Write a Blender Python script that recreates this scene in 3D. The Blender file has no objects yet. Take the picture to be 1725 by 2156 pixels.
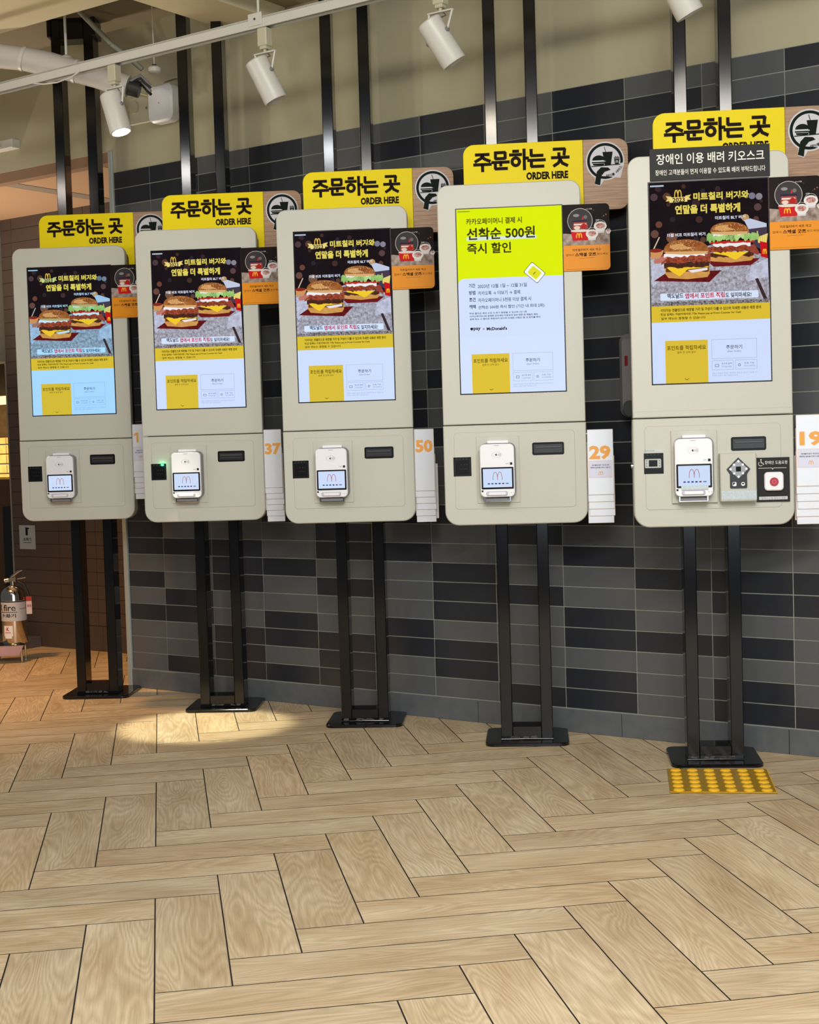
import bpy, bmesh, math, random
from math import sin, cos, pi, radians
from mathutils import Vector, Matrix

# ------------------------------------------------------------------ camera
H = 1.0477
FPX, PITCH, ROLL = 3063.1, -0.0486, -0.0297
sc = bpy.context.scene
COL = sc.collection
cam = bpy.data.cameras.new('camera')
camo = bpy.data.objects.new('camera', cam)
COL.objects.link(camo)
_f = Vector((0, cos(PITCH), sin(PITCH)))
_u = Vector((0, -sin(PITCH), cos(PITCH)))
_r = Vector((1, 0, 0))
_R = _r * cos(ROLL) + _u * sin(ROLL)
_U = _u * cos(ROLL) - _r * sin(ROLL)
mw = Matrix((( _R.x, _U.x, -_f.x, 0), (_R.y, _U.y, -_f.y, 0), (_R.z, _U.z, -_f.z, H), (0, 0, 0, 1)))
camo.matrix_world = mw
cam.sensor_fit = 'VERTICAL'
cam.sensor_height = 24.0
cam.lens = FPX * 24.0 / 2156
cam.clip_start = 0.05
cam.clip_end = 60
sc.camera = camo

# ------------------------------------------------------------------ view + world
sc.view_settings.view_transform = 'Standard'
sc.view_settings.look = 'None'
sc.view_settings.gamma = 1
sc.view_settings.exposure = 0.0
sc.view_settings.use_curve_mapping = False
w = bpy.data.worlds.new('world')
sc.world = w
w.use_nodes = True
bg = w.node_tree.nodes['Background']
bg.inputs[0].default_value = (0.90, 0.95, 1.0, 1)
bg.inputs[1].default_value = 0.10


def lamp_area(name, loc, target, size, sizey, power, col):
    l = bpy.data.lights.new(name, 'AREA')
    l.shape = 'RECTANGLE'; l.size = size; l.size_y = sizey; l.energy = power; l.color = col
    o = bpy.data.objects.new(name, l); COL.objects.link(o)
    o.location = loc
    o.rotation_euler = (Vector(target) - Vector(loc)).to_track_quat('-Z', 'Y').to_euler()
    return o


def lamp_spot(name, loc, target, power, col, angle, blend=0.3, rad=0.03):
    l = bpy.data.lights.new(name, 'SPOT')
    l.energy = power; l.color = col; l.spot_size = radians(angle); l.spot_blend = blend; l.shadow_soft_size = rad
    o = bpy.data.objects.new(name, l); COL.objects.link(o)
    o.location = loc
    o.rotation_euler = (Vector(target) - Vector(loc)).to_track_quat('-Z', 'Y').to_euler()
    return o


# out of frame: a hall ceiling lamp, a wall washer and two added fills
lamp_area('ceiling_lamp_centre', (0.3, -0.4, 2.7), (0.1, 4.0, 0.4), 1.6, 0.5, 66, (0.98, 0.98, 0.95))
lamp_area('floor_fill', (0.2, 1.3, 2.68), (0.2, 2.2, 0.0), 2.4, 0.5, 98, (1.0, 0.95, 0.87))  # unseen fill added overhead to brighten the floor
lamp_spot('wall_washer_left', (-3.3, 4.0, 1.95), (0.6, 5.0, 2.45), 36, (1.0, 0.94, 0.80), 80, 0.8, 0.07)
lamp_spot('beam_fill', (-2.7, 3.7, 1.7), (-1.4, 5.2, 2.72), 34, (1.0, 0.93, 0.78), 110, 0.9, 0.15)  # unseen spot added below to lift the underside of the beam
# daylight from the shop front behind the camera
lamp_area('shop_front_daylight', (1.5, -3.0, 1.5), (0.3, 5.0, 0.7), 4.0, 2.4, 95, (0.84, 0.94, 1.0))
# row of downlights in front of the kiosks; their glints show on the left post of every pair
CAMP = Vector((0, 0, H))
DL = [((-1.5476, 6.0490), 0.055, 2.14, (1.0, 0.88, 0.78), 15), ((-0.9652, 5.6499), 0.0644, 2.13, (1.0, 0.97, 0.93), 26), ((-0.3853, 5.2587), 0.075, 2.12, (0.90, 0.96, 1.0), 28),
      ((0.1838, 4.8508), 0.085, 2.11, (1.0, 0.90, 0.70), 26), ((0.7546, 4.4528), 0.10, 2.14, (1.0, 0.93, 0.80), 26)]
for _l, _a, _z, _c, _p in DL:
    _n = Vector((sin(_a), cos(_a), 0)); _uu = Vector((cos(_a), -sin(_a), 0))
    _Q = Vector((_l[0], _l[1], 0)) + _uu * 0.12 + _n * 0.1265; _Q.z = _z
    _M = CAMP + _n * 2 * ((_Q - CAMP).dot(_n))
    _P = _Q + (_Q - _M) * ((2.62 - _Q.z) / (_Q.z - _M.z))
    lamp_spot('downlight', _P, (_Q.x + 0.05, _Q.y - 0.3, 0.70), _p * 0.85, _c, 74, 0.85, 0.04)
# warm lamp of the passage beyond the left end of the wall
lamp_spot('passage_warm_lamp', (-2.45, 6.35, 2.2), (-2.0, 6.45, 0.0), 165, (1.0, 0.50, 0.17), 84, 0.9, 0.08)
lamp_spot('passage_ceiling_wash', (-2.6, 7.1, 1.0), (-1.9, 7.0, 2.3), 90, (1.0, 0.86, 0.70), 120, 0.9, 0.1)


# ------------------------------------------------------------------ materials
def lin(c):
    def g(v):
        v /= 255.0
        return v / 12.92 if v <= 0.04045 else ((v + 0.055) / 1.055) ** 2.4
    return (g(c[0]), g(c[1]), g(c[2]), 1.0)


MATS = {}


def mat(name, col, rough=0.5, metal=0.0, noise=0.0, nscale=40.0, bump=0.0, bscale=200.0, spec=0.5, alpha=1.0, trans=0.0, coat=0.0):
    if name in MATS: return MATS[name]
    m = bpy.data.materials.new(name); m.use_nodes = True
    nt = m.node_tree; b = nt.nodes['Principled BSDF']
    c = lin(col)
    b.inputs['Base Color'].default_value = c
    b.inputs['Roughness'].default_value = rough
    b.inputs['Metallic'].default_value = metal
    b.inputs['Specular IOR Level'].default_value = spec
    b.inputs['Coat Weight'].default_value = coat
    b.inputs['Alpha'].default_value = alpha
    b.inputs['Transmission Weight'].default_value = trans
    tc = nt.nodes.new('ShaderNodeTexCoord')
    n = nt.nodes.new('ShaderNodeTexNoise'); n.inputs['Scale'].default_value = nscale; n.inputs['Detail'].default_value = 5
    nt.links.new(tc.outputs['Object'], n.inputs['Vector'])
    mx = nt.nodes.new('ShaderNodeMix'); mx.data_type = 'RGBA'
    k = max(noise, 0.01)
    mx.inputs[6].default_value = (c[0] * (1 - k), c[1] * (1 - k), c[2] * (1 - k), 1)
    mx.inputs[7].default_value = (min(1, c[0] * (1 + k)), min(1, c[1] * (1 + k)), min(1, c[2] * (1 + k)), 1)
    nt.links.new(n.outputs['Fac'], mx.inputs[0])
    nt.links.new(mx.outputs[2], b.inputs['Base Color'])
    if bump > 0:
        n2 = nt.nodes.new('ShaderNodeTexNoise'); n2.inputs['Scale'].default_value = bscale; n2.inputs['Detail'].default_value = 3
        nt.links.new(tc.outputs['Object'], n2.inputs['Vector'])
        bp = nt.nodes.new('ShaderNodeBump'); bp.inputs['Strength'].default_value = bump; bp.inputs['Distance'].default_value = 0.002
        nt.links.new(n2.outputs['Fac'], bp.inputs['Height']); nt.links.new(bp.outputs[0], b.inputs['Normal'])
    MATS[name] = m
    return m


def emi(col, s=1.0, tint=(1, 1, 1), noise=0.0, nscale=60.0, col2=None):
    """picture on a lit screen: every colour is given off by the panel"""
    if col[2] < 100 and tint[0] < 0.8: tint = (0.88, 0.92, 1.0)
    key = 'glow_%s_%s_%s_%s_%s' % (col, s, tint, noise, col2)
    if key in MATS: return MATS[key]
    m = bpy.data.materials.new('screen_colour'); m.use_nodes = True
    nt = m.node_tree; b = nt.nodes['Principled BSDF']
    c = lin(col); c = (c[0] * tint[0], c[1] * tint[1], c[2] * tint[2], 1)
    b.inputs['Base Color'].default_value = (0.002, 0.002, 0.002, 1)
    b.inputs['Roughness'].default_value = 0.5
    b.inputs['Specular IOR Level'].default_value = 0.0
    b.inputs['Emission Color'].default_value = c
    b.inputs['Emission Strength'].default_value = s
    if noise > 0:
        d = lin(col2 or (0, 0, 0)); d = (d[0] * tint[0], d[1] * tint[1], d[2] * tint[2], 1)
        tc = nt.nodes.new('ShaderNodeTexCoord')
        n = nt.nodes.new('ShaderNodeTexNoise'); n.inputs['Scale'].default_value = nscale; n.inputs['Detail'].default_value = 6
        n.inputs['Roughness'].default_value = 0.7
        nt.links.new(tc.outputs['Object'], n.inputs['Vector'])
        r = nt.nodes.new('ShaderNodeValToRGB')
        r.color_ramp.elements[0].position = 0.5 - noise; r.color_ramp.elements[1].position = 0.5 + noise
        r.color_ramp.elements[0].color = d; r.color_ramp.elements[1].color = c
        nt.links.new(n.outputs['Fac'], r.inputs[0]); nt.links.new(r.outputs[0], b.inputs['Emission Color'])
    MATS[key] = m
    return m


def ink(col, rough=0.45, noise=0.0, nscale=60, col2=None):
    """printed colour"""
    key = 'ink_%s_%s_%s' % (col, noise, col2)
    if key in MATS: return MATS[key]
    if col2 is None:
        return mat(key, col, rough, noise=noise, nscale=nscale, spec=0.08)
    m = mat(key, col, rough, noise=0.01, nscale=nscale, spec=0.08)
    nt = m.node_tree
    mx = [n for n in nt.nodes if n.type == 'MIX'][0]; n = [n for n in nt.nodes if n.type == 'TEX_NOISE'][0]
    r = nt.nodes.new('ShaderNodeValToRGB')
    r.color_ramp.elements[0].position = 0.5 - noise; r.color_ramp.elements[1].position = 0.5 + noise
    r.color_ramp.elements[0].color = lin(col2); r.color_ramp.elements[1].color = lin(col)
    nt.links.new(n.outputs['Fac'], r.inputs[0]); nt.links.new(r.outputs[0], nt.nodes['Principled BSDF'].inputs['Base Color'])
    return m


BEIGE = mat('kiosk_beige', (189, 188, 176), 0.42, noise=0.03, nscale=120, bump=0.05, bscale=900)
BEIGE_D = mat('groove_grey', (150, 148, 136), 0.6)
HOUSING = mat('dark_housing', (34, 35, 36), 0.5, noise=0.1)
BLACK = mat('black_plastic', (12, 12, 14), 0.3, spec=0.2)
SLOT = mat('slot_grey', (60, 62, 64), 0.3)
POST = mat('black_gloss_paint', (11, 12, 15), 0.13, noise=0.15, nscale=30, spec=0.45)
RUST = mat('scraped_primer', (78, 72, 74), 0.8, noise=0.5, nscale=90)
WHITEP = mat('white_plastic', (232, 232, 236), 0.3, noise=0.01)
GREYP = mat('grey_plastic', (128, 124, 130), 0.4)
CHROME = mat('chrome', (200, 202, 205), 0.12, metal=1.0)
LAMPW = mat('lamp_white_paint', (205, 203, 196), 0.4, noise=0.02)
CREAM = mat('cream_paint', (190, 184, 160), 0.5, noise=0.03)
YELLOW = mat('sign_yellow', (242, 218, 14), 0.45, noise=0.02, spec=0.12)
SIGNINK = mat('sign_brown_black', (34, 23, 18), 0.6, spec=0.06)
PAPER = mat('laminated_card', (222, 226, 236), 0.18, noise=0.02, coat=0.3)
ORANGE = mat('orange_print', (232, 160, 62), 0.4)
GREENB = mat('dark_green_black', (24, 31, 26), 0.6, spec=0.06)
STICKER = mat('white_sticker', (208, 208, 214), 0.45, spec=0.15)
NOTICE = mat('notice_charcoal', (40, 40, 40), 0.5, spec=0.15)
WHITEINK = mat('white_print', (235, 232, 222), 0.5)
BUTTONPAD = mat('clear_pad', (190, 196, 196), 0.15)


def wood_sign():
    m = mat('sign_wood', (168, 130, 98), 0.5, noise=0.01)
    nt = m.node_tree; b = nt.nodes['Principled BSDF']
    tc = nt.nodes.new('ShaderNodeTexCoord'); mp = nt.nodes.new('ShaderNodeMapping')
    mp.inputs['Scale'].default_value = (3, 3, 60)
    n = nt.nodes.new('ShaderNodeTexNoise'); n.inputs['Scale'].default_value = 3; n.inputs['Detail'].default_value = 8
    r = nt.nodes.new('ShaderNodeValToRGB')
    r.color_ramp.elements[0].position = 0.3; r.color_ramp.elements[0].color = lin((136, 101, 74))
    r.color_ramp.elements[1].position = 0.7; r.color_ramp.elements[1].color = lin((186, 148, 112))
    nt.links.new(tc.outputs['Object'], mp.inputs[0]); nt.links.new(mp.outputs[0], n.inputs['Vector'])
    nt.links.new(n.outputs['Fac'], r.inputs[0]); nt.links.new(r.outputs[0], b.inputs['Base Color'])
    return m


SIGNWOOD = wood_sign()


def floor_wood():
    m = bpy.data.materials.new('oak_look_planks'); m.use_nodes = True
    nt = m.node_tree; L = nt.links; N = nt.nodes.new; b = nt.nodes['Principled BSDF']
    b.inputs['Roughness'].default_value = 0.42
    uv = N('ShaderNodeUVMap'); uv.uv_map = 'plank'
    at = N('ShaderNodeAttribute'); at.attribute_name = 'tone'
    mp = N('ShaderNodeMapping'); mp.inputs['Scale'].default_value = (1.3, 8.0, 1)
    L.new(uv.outputs[0], mp.inputs[0])
    n1 = N('ShaderNodeTexNoise'); n1.inputs['Scale'].default_value = 1.0; n1.inputs['Detail'].default_value = 2.5
    n1.inputs['Roughness'].default_value = 0.40; n1.inputs['Distortion'].default_value = 0.25
    L.new(mp.outputs[0], n1.inputs['Vector'])
    mul = N('ShaderNodeMath'); mul.operation = 'MULTIPLY'; mul.inputs[1].default_value = 26.0
    L.new(n1.outputs['Fac'], mul.inputs[0])
    fr = N('ShaderNodeMath'); fr.operation = 'PINGPONG'; fr.inputs[1].default_value = 0.5
    L.new(mul.outputs[0], fr.inputs[0])
    r1 = N('ShaderNodeValToRGB')
    r1.color_ramp.elements[0].position = 0.0; r1.color_ramp.elements[0].color = (0.66, 0.62, 0.56, 1)
    e = r1.color_ramp.elements.new(0.2); e.color = (0.92, 0.90, 0.88, 1)
    r1.color_ramp.elements[1].position = 0.6; r1.color_ramp.elements[1].color = (1.05, 1.05, 1.05, 1)
    L.new(fr.outputs[0], r1.inputs[0])
    # fine fibres
    mp2 = N('ShaderNodeMapping'); mp2.inputs['Scale'].default_value = (9, 230, 1)
    L.new(uv.outputs[0], mp2.inputs[0])
    n2 = N('ShaderNodeTexNoise'); n2.inputs['Scale'].default_value = 1; n2.inputs['Detail'].default_value = 4
    L.new(mp2.outputs[0], n2.inputs['Vector'])
    r2 = N('ShaderNodeValToRGB')
    r2.color_ramp.elements[0].position = 0.35; r2.color_ramp.elements[0].color = (0.86, 0.84, 0.80, 1)
    r2.color_ramp.elements[1].position = 0.62; r2.color_ramp.elements[1].color = (1.03, 1.03, 1.03, 1)
    L.new(n2.outputs['Fac'], r2.inputs[0])
    # broad tone patches
    mp3 = N('ShaderNodeMapping'); mp3.inputs['Scale'].default_value = (2.5, 7, 1)
    L.new(uv.outputs[0], mp3.inputs[0])
    n3 = N('ShaderNodeTexNoise'); n3.inputs['Scale'].default_value = 1.3; n3.inputs['Detail'].default_value = 3
    L.new(mp3.outputs[0], n3.inputs['Vector'])
    r3 = N('ShaderNodeValToRGB')
    r3.color_ramp.elements[0].position = 0.3; r3.color_ramp.elements[0].color = lin((198, 174, 138))
    r3.color_ramp.elements[1].position = 0.7; r3.color_ramp.elements[1].color = lin((222, 204, 172))
    L.new(n3.outputs['Fac'], r3.inputs[0])

    def mulc(a, c, f):
        x = N('ShaderNodeMix'); x.data_type = 'RGBA'; x.blend_type = 'MULTIPLY'; x.inputs[0].default_value = f
        L.new(a, x.inputs[6]); L.new(c, x.inputs[7]); return x.outputs[2]
    c = mulc(r3.outputs[0], r1.outputs[0], 0.62)
    c = mulc(c, r2.outputs[0], 0.9)
    c = mulc(c, at.outputs['Color'], 1.0)
    L.new(c, b.inputs['Base Color'])
    rr = N('ShaderNodeMapRange'); rr.inputs[3].default_value = 0.36; rr.inputs[4].default_value = 0.5
    L.new(n2.outputs['Fac'], rr.inputs[0]); L.new(rr.outputs[0], b.inputs['Roughness'])
    bp = N('ShaderNodeBump'); bp.inputs['Strength'].default_value = 0.15; bp.inputs['Distance'].default_value = 0.0006
    L.new(n2.outputs['Fac'], bp.inputs['Height']); L.new(bp.outputs[0], b.inputs['Normal'])
    return m


TILE_D = mat('tile_charcoal', (42, 44, 50), 0.30, noise=0.12, nscale=9, bump=0.10, bscale=60)
TILE_M = mat('tile_grey', (87, 89, 91), 0.32, noise=0.10, nscale=9, bump=0.10, bscale=60)
TILE_B = mat('tile_brown', (84, 72, 64), 0.5, noise=0.10, nscale=9)
TILE_P = mat('tile_pinkish', (150, 128, 116), 0.5, noise=0.06, nscale=9)
GROUT = mat('grout_pale', (142, 144, 134), 0.85, noise=0.15, nscale=60)
GROUT_F = mat('grout_dark', (34, 28, 30), 0.9)
GROUT_B = mat('grout_brown', (52, 42, 38), 0.9)
BASE = mat('baseboard_stone', (92, 95, 98), 0.5, noise=0.22, nscale=26, bump=0.1, bscale=80)
BASE2 = mat('baseboard_stone_brown', (78, 68, 62), 0.6, noise=0.2, nscale=20)
PLASTER = mat('wall_plaster', (180, 173, 144), 0.75, noise=0.05, nscale=3, bump=0.15, bscale=150)
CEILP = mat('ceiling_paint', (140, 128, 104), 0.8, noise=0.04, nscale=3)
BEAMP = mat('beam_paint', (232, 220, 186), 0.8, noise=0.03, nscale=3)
FAR = mat('passage_ceiling_panel', (196, 158, 122), 0.7, noise=0.03)
FASCIA = mat('fascia_brown', (150, 118, 92), 0.7)


# ------------------------------------------------------------------ mesh builder
class MB:
    def __init__(s): s.bm = bmesh.new(); s.mats = []

    def mi(s, m):
        if m not in s.mats: s.mats.append(m)
        return s.mats.index(m)

    def face(s, pts, m):
        vs = [s.bm.verts.new(p) for p in pts]
        try:
            f = s.bm.faces.new(vs); f.material_index = s.mi(m); return f
        except ValueError:
            return None

    def loops(s, rings, m, cap0=True, cap1=True):
        k = s.mi(m)
        V = [[s.bm.verts.new(p) for p in r] for r in rings]
        n = len(V[0])
        for a, b in zip(V, V[1:]):
            for i in range(n):
                f = s.bm.faces.new((a[i], a[(i + 1) % n], b[(i + 1) % n], b[i])); f.material_index = k
        if cap0: f = s.bm.faces.new(V[0][::-1]); f.material_index = k
        if cap1: f = s.bm.faces.new(V[-1]); f.material_index = k

    def box(s, x0, y0, z0, x1, y1, z1, m, bev=0.0):
        if bev <= 0:
            s.loops([[(x0, y0, z0), (x1, y0, z0), (x1, y1, z0), (x0, y1, z0)], [(x0, y0, z1), (x1, y0, z1), (x1, y1, z1), (x0, y1, z1)]], m)
        else:
            b = bev
            def ring(i, z): return [(x0 + i, y0, z), (x1 - i, y0, z), (x1, y0 + i, z), (x1, y1 - i, z), (x1 - i, y1, z), (x0 + i, y1, z), (x0, y1 - i, z), (x0, y0 + i, z)]
            def ring2(z): return [(x0 + b, y0 + b, z), (x1 - b, y0 + b, z), (x1 - b, y0 + b, z), (x1 - b, y1 - b, z), (x1 - b, y1 - b, z), (x0 + b, y1 - b, z), (x0 + b, y1 - b, z), (x0 + b, y0 + b, z)]
            s.loops([ring(b, z0 + b), ring(b, z1 - b)], m, False, False)
            k = s.mi(m)
            for z, zi, flip in ((z0 + b, z0, True), (z1 - b, z1, False)):
                o = ring(b, z); c = [(x0 + b, y0 + b, zi), (x1 - b, y0 + b, zi), (x1 - b, y1 - b, zi), (x0 + b, y1 - b, zi)]
                s.face(c, m)
                s.face([o[0], o[1], c[1], c[0]], m); s.face([o[2], o[3], c[2], c[1]], m)
                s.face([o[4], o[5], c[3], c[2]], m); s.face([o[6], o[7], c[0], c[3]], m)
                s.face([o[1], o[2], c[1]], m); s.face([o[3], o[4], c[2]], m); s.face([o[5], o[6], c[3]], m); s.face([o[7], o[0], c[0]], m)

    def prism(s, pts, y0, y1, m):
        """pts in xz"""
        s.loops([[(x, y0, z) for x, z in pts], [(x, y1, z) for x, z in pts]], m)

    def rpanel(s, x0, z0, x1, z1, y0, y1, r, m, bev=0.002, mside=None):
        """rounded-corner slab, front at y0; r = radius or (tl,tr,br,bl)"""
        if not isinstance(r, tuple): r = (r,) * 4

        def ring(ins, y):
            return [(x, y, z) for x, z in rrect(x0 + ins, z0 + ins, x1 - ins, z1 - ins, tuple(max(q - ins, 0.0004) for q in r))]
        s.loops([ring(0, y1), ring(0, y0 + bev)], mside or m, True, False)
        s.loops([ring(0, y0 + bev), ring(bev, y0)], m, False, True)

    def cyl(s, a, b, r, m, n=20, r2=None, cap=True):
        a = Vector(a); b = Vector(b); d = (b - a).normalized()
        u = d.orthogonal().normalized(); v = d.cross(u)
        r2 = r if r2 is None else r2
        s.loops([[a + (u * cos(t) + v * sin(t)) * r for t in [2 * pi * i / n for i in range(n)]],
                 [b + (u * cos(t) + v * sin(t)) * r2 for t in [2 * pi * i / n for i in range(n)]]], m, cap, cap)

    def tube(s, pts, r, m, n=10):
        pts = [Vector(p) for p in pts]
        rings = []; u = None
        for i, p in enumerate(pts):
            d = (pts[min(i + 1, len(pts) - 1)] - pts[max(i - 1, 0)]).normalized()
            if u is None: u = d.orthogonal().normalized()
            u = (u - d * u.dot(d)).normalized(); v = d.cross(u)
            rr = r[i] if isinstance(r, (list, tuple)) else r
            rings.append([p + (u * cos(2 * pi * k / n) + v * sin(2 * pi * k / n)) * rr for k in range(n)])
        s.loops(rings, m)

    def lathe(s, prof, m, c=(0, 0, 0), n=28, cap=True):
        s.loops([[(c[0] + r * cos(2 * pi * k / n), c[1] + r * sin(2 * pi * k / n), c[2] + z) for k in range(n)] for r, z in prof], m, cap, cap)

    # ---- flat graphics in the xz plane, at depth y
    def flat(s, pts, y, m): return s.face([(x, y, z) for x, z in pts], m)

    def rect(s, x0, z0, x1, z1, y, m): s.flat([(x0, z0), (x1, z0), (x1, z1), (x0, z1)], y, m)

    def disc(s, cx, cz, rx, y, m, rz=None, n=28, a0=0, a1=2 * pi):
        rz = rz or rx
        s.flat([(cx + rx * cos(a0 + (a1 - a0) * i / n), cz + rz * sin(a0 + (a1 - a0) * i / n)) for i in range(n if a1 - a0 > 6.2 else n + 1)], y, m)

    def ring2(s, cx, cz, r0, r1, y, m, n=36, k=1.0):
        for i in range(n):
            a, b = 2 * pi * i / n, 2 * pi * (i + 1) / n
            s.flat([(cx + r0 * cos(a), cz + k * r0 * sin(a)), (cx + r1 * cos(a), cz + k * r1 * sin(a)), (cx + r1 * cos(b), cz + k * r1 * sin(b)), (cx + r0 * cos(b), cz + k * r0 * sin(b))], y, m)

    def frame(s, x0, z0, x1, z1, t, y, m):
        s.rect(x0, z0, x1, z0 + t, y, m); s.rect(x0, z1 - t, x1, z1, y, m); s.rect(x0, z0, x0 + t, z1, y, m); s.rect(x1 - t, z0, x1, z1, y, m)

    def stroke(s, pts, t, y, m, ext=0.0):
        for i, ((ax, az), (bx, bz)) in enumerate(zip(pts, pts[1:])):
            dx, dz = bx - ax, bz - az; L = math.hypot(dx, dz) or 1e-9; dx /= L; dz /= L
            e0 = ext if i == 0 else t * 0.18; e1 = ext if i == len(pts) - 2 else t * 0.18
            ax2, az2, bx2, bz2 = ax - dx * e0, az - dz * e0, bx + dx * e1, bz + dz * e1
            nx, nz = -dz * t / 2, dx * t / 2
            s.flat([(ax2 - nx, az2 - nz), (bx2 - nx, bz2 - nz), (bx2 + nx, bz2 + nz), (ax2 + nx, az2 + nz)], y - 0.00002 * i, m)

    def text(s, body, x0, z0, x1, z1, y, m, bold=0.0, rot=0.0, keep=False):
        vs, fs, bb = glyphs(body, bold)
        w_, h_ = bb[2] - bb[0], bb[3] - bb[1]
        sx, sz = (x1 - x0) / w_, (z1 - z0) / h_
        if keep: sx = sz = min(sx, sz)
        k = s.mi(m); c, sn = cos(rot), sin(rot); mx, mz = (x0 + x1) / 2, (z0 + z1) / 2
        V = []
        for X, Z in vs:
            px = (X - bb[0] - w_ / 2) * sx; pz = (Z - bb[1] - h_ / 2) * sz
            V.append(s.bm.verts.new((mx + px * c - pz * sn, y, mz + px * sn + pz * c)))
        for f in fs:
            try: q = s.bm.faces.new([V[i] for i in f]); q.material_index = k
            except ValueError: pass

    def build(s, name, parent=None, smooth=True, fix=True, **props):
        if fix: bmesh.ops.recalc_face_normals(s.bm, faces=s.bm.faces)
        me = bpy.data.meshes.new(name); s.bm.to_mesh(me); s.bm.free()
        for m in s.mats: me.materials.append(m)
        if smooth and len(me.polygons):
            me.polygons.foreach_set('use_smooth', [True] * len(me.polygons))
            me.set_sharp_from_angle(angle=radians(38))
        o = bpy.data.objects.new(name, me); COL.objects.link(o)
        if parent is not None: o.parent = parent
        for k, v in props.items(): o[k] = v
        return o


_G = {}


def glyphs(body, bold):
    key = (body, bold)
    if key in _G: return _G[key]
    c = bpy.data.curves.new('lettering', 'FONT'); c.body = body; c.offset = bold; c.resolution_u = 2
    o = bpy.data.objects.new('lettering', c); COL.objects.link(o)
    dg = bpy.context.evaluated_depsgraph_get()
    me = bpy.data.meshes.new_from_object(o.evaluated_get(dg))
    vs = [(v.co.x, v.co.y) for v in me.vertices]; fs = [tuple(p.vertices) for p in me.polygons]
    bpy.data.objects.remove(o); bpy.data.curves.remove(c); bpy.data.meshes.remove(me)
    bb = (min(v[0] for v in vs), min(v[1] for v in vs), max(v[0] for v in vs), max(v[1] for v in vs))
    _G[key] = (vs, fs, bb); return _G[key]


def rrect(x0, z0, x1, z1, r, n=7):
    tl, tr, br, bl = r if isinstance(r, tuple) else (r,) * 4
    P = []
    for cx, cz, q, a in ((x1 - tr, z1 - tr, tr, 0), (x0 + tl, z1 - tl, tl, pi / 2), (x0 + bl, z0 + bl, bl, pi), (x1 - br, z0 + br, br, 1.5 * pi)):
        for i in range(n + 1):
            t = a + pi / 2 * i / n; P.append((cx + q * cos(t), cz + q * sin(t)))
    return P


def empty(name, loc, rz=0.0, **props):
    o = bpy.data.objects.new(name, None); COL.objects.link(o); o.empty_display_size = 0.1
    o.location = loc; o.rotation_euler = (0, 0, rz)
    for k, v in props.items(): o[k] = v
    return o


def arches(s, cx, z0, w_, h_, t, y, m):
    for k in (-1, 1):
        c = cx + k * w_ / 4
        pts = [(c - w_ / 4 * cos(pi * i / 14), z0 + h_ * (sin(pi * i / 14) ** 0.75)) for i in range(15)]
        s.stroke(pts, t, y - (0.0001 if k > 0 else 0), m)


# ------------------------------------------------------------------ frame of the tiled wall
W0 = Vector((-1.0661, 6.2632, 0)); WA = 0.6128
WD = Vector((cos(WA), -sin(WA), 0)); WN = Vector((sin(WA), cos(WA), 0))
# local x = along the wall to the right, local y = away from the camera, z up


def at_wall(o): o.location = W0; o.rotation_euler = (0, 0, -WA); return o


TW, TH, TZ0 = 0.28, 0.0722, 0.0847
NROW = 30
LOW = {-1: 'mmmdmdmdd', 0: 'dmmddmmdm', 1: 'dddmmdddm', 2: 'dmddmmdmm', 3: 'dddmmdmdd', 4: 'mmddmmmdm', 5: 'mddmdddmm',
       6: 'dmmmmdmmd', 7: 'ddmddmmdm', 8: 'mmmdmmdmm', 9: 'ddmdmddmm', 10: 'dmmmmddmm'}   # from the floor up
TOP = {-1: 'ddm', 0: 'ddm', 1: 'mdd', 2: 'ddd', 3: 'mmd', 4: 'mdm', 5: 'ddm', 6: 'mmd', 7: 'ddd', 8: 'mdm', 9: 'mmd', 10: 'dmd'}  # from the top down


def tile_field(mb, s0, s1, z0, nrow, tw, th, pick, y=0.0, gap=0.0030, first=0.0, ch=0.0006):
    i0 = math.floor((s0 - first) / tw)
    i = i0
    while first + i * tw < s1 - 1e-6:
        a = max(s0, first + i * tw); b = min(s1, first + (i + 1) * tw)
        if b - a > 0.01:
            for j in range(nrow):
                m = pick(i, j)
                x0, x1 = a + gap / 2, b - gap / 2; zz0, zz1 = z0 + j * th + gap / 2, z0 + (j + 1) * th - gap / 2
                yy = y + 0.002
                o = [(x0, yy, zz0), (x1, yy, zz0), (x1, yy, zz1), (x0, yy, zz1)]
                c = [(x0 + ch, y, zz0 + ch), (x1 - ch, y, zz0 + ch), (x1 - ch, y, zz1 - ch), (x0 + ch, y, zz1 - ch)]
                mb.face(c, m)
                for k in range(4): mb.face([o[k], o[(k + 1) % 4], c[(k + 1) % 4], c[k]], m)
        i += 1


rnd = random.Random(7)
_cache = {}


def pick_main(i, j):
    if i in LOW and j < 9: return TILE_D if LOW[i][j] == 'd' else TILE_M
    if i in TOP and NROW - 1 - j < 3: return TILE_D if TOP[i][NROW - 1 - j] == 'd' else TILE_M
    k = (i, j)
    if k not in _cache: _cache[k] = TILE_D if rnd.random() < 0.55 else TILE_M
    return _cache[k]


SL, SR = -0.215, 3.95
ZT = TZ0 + NROW * TH
mb = MB()
mb.box(SL, 0.0018, 0, SR, 0.13, ZT, GROUT)
mb.box(SL, 0.001, ZT, SR, 0.13, 2.92, PLASTER)
tile_field(mb, SL, SR, TZ0, NROW, TW, TH, pick_main)
at_wall(mb.build('wall_back', kind='structure', smooth=False, fix=False))

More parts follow.
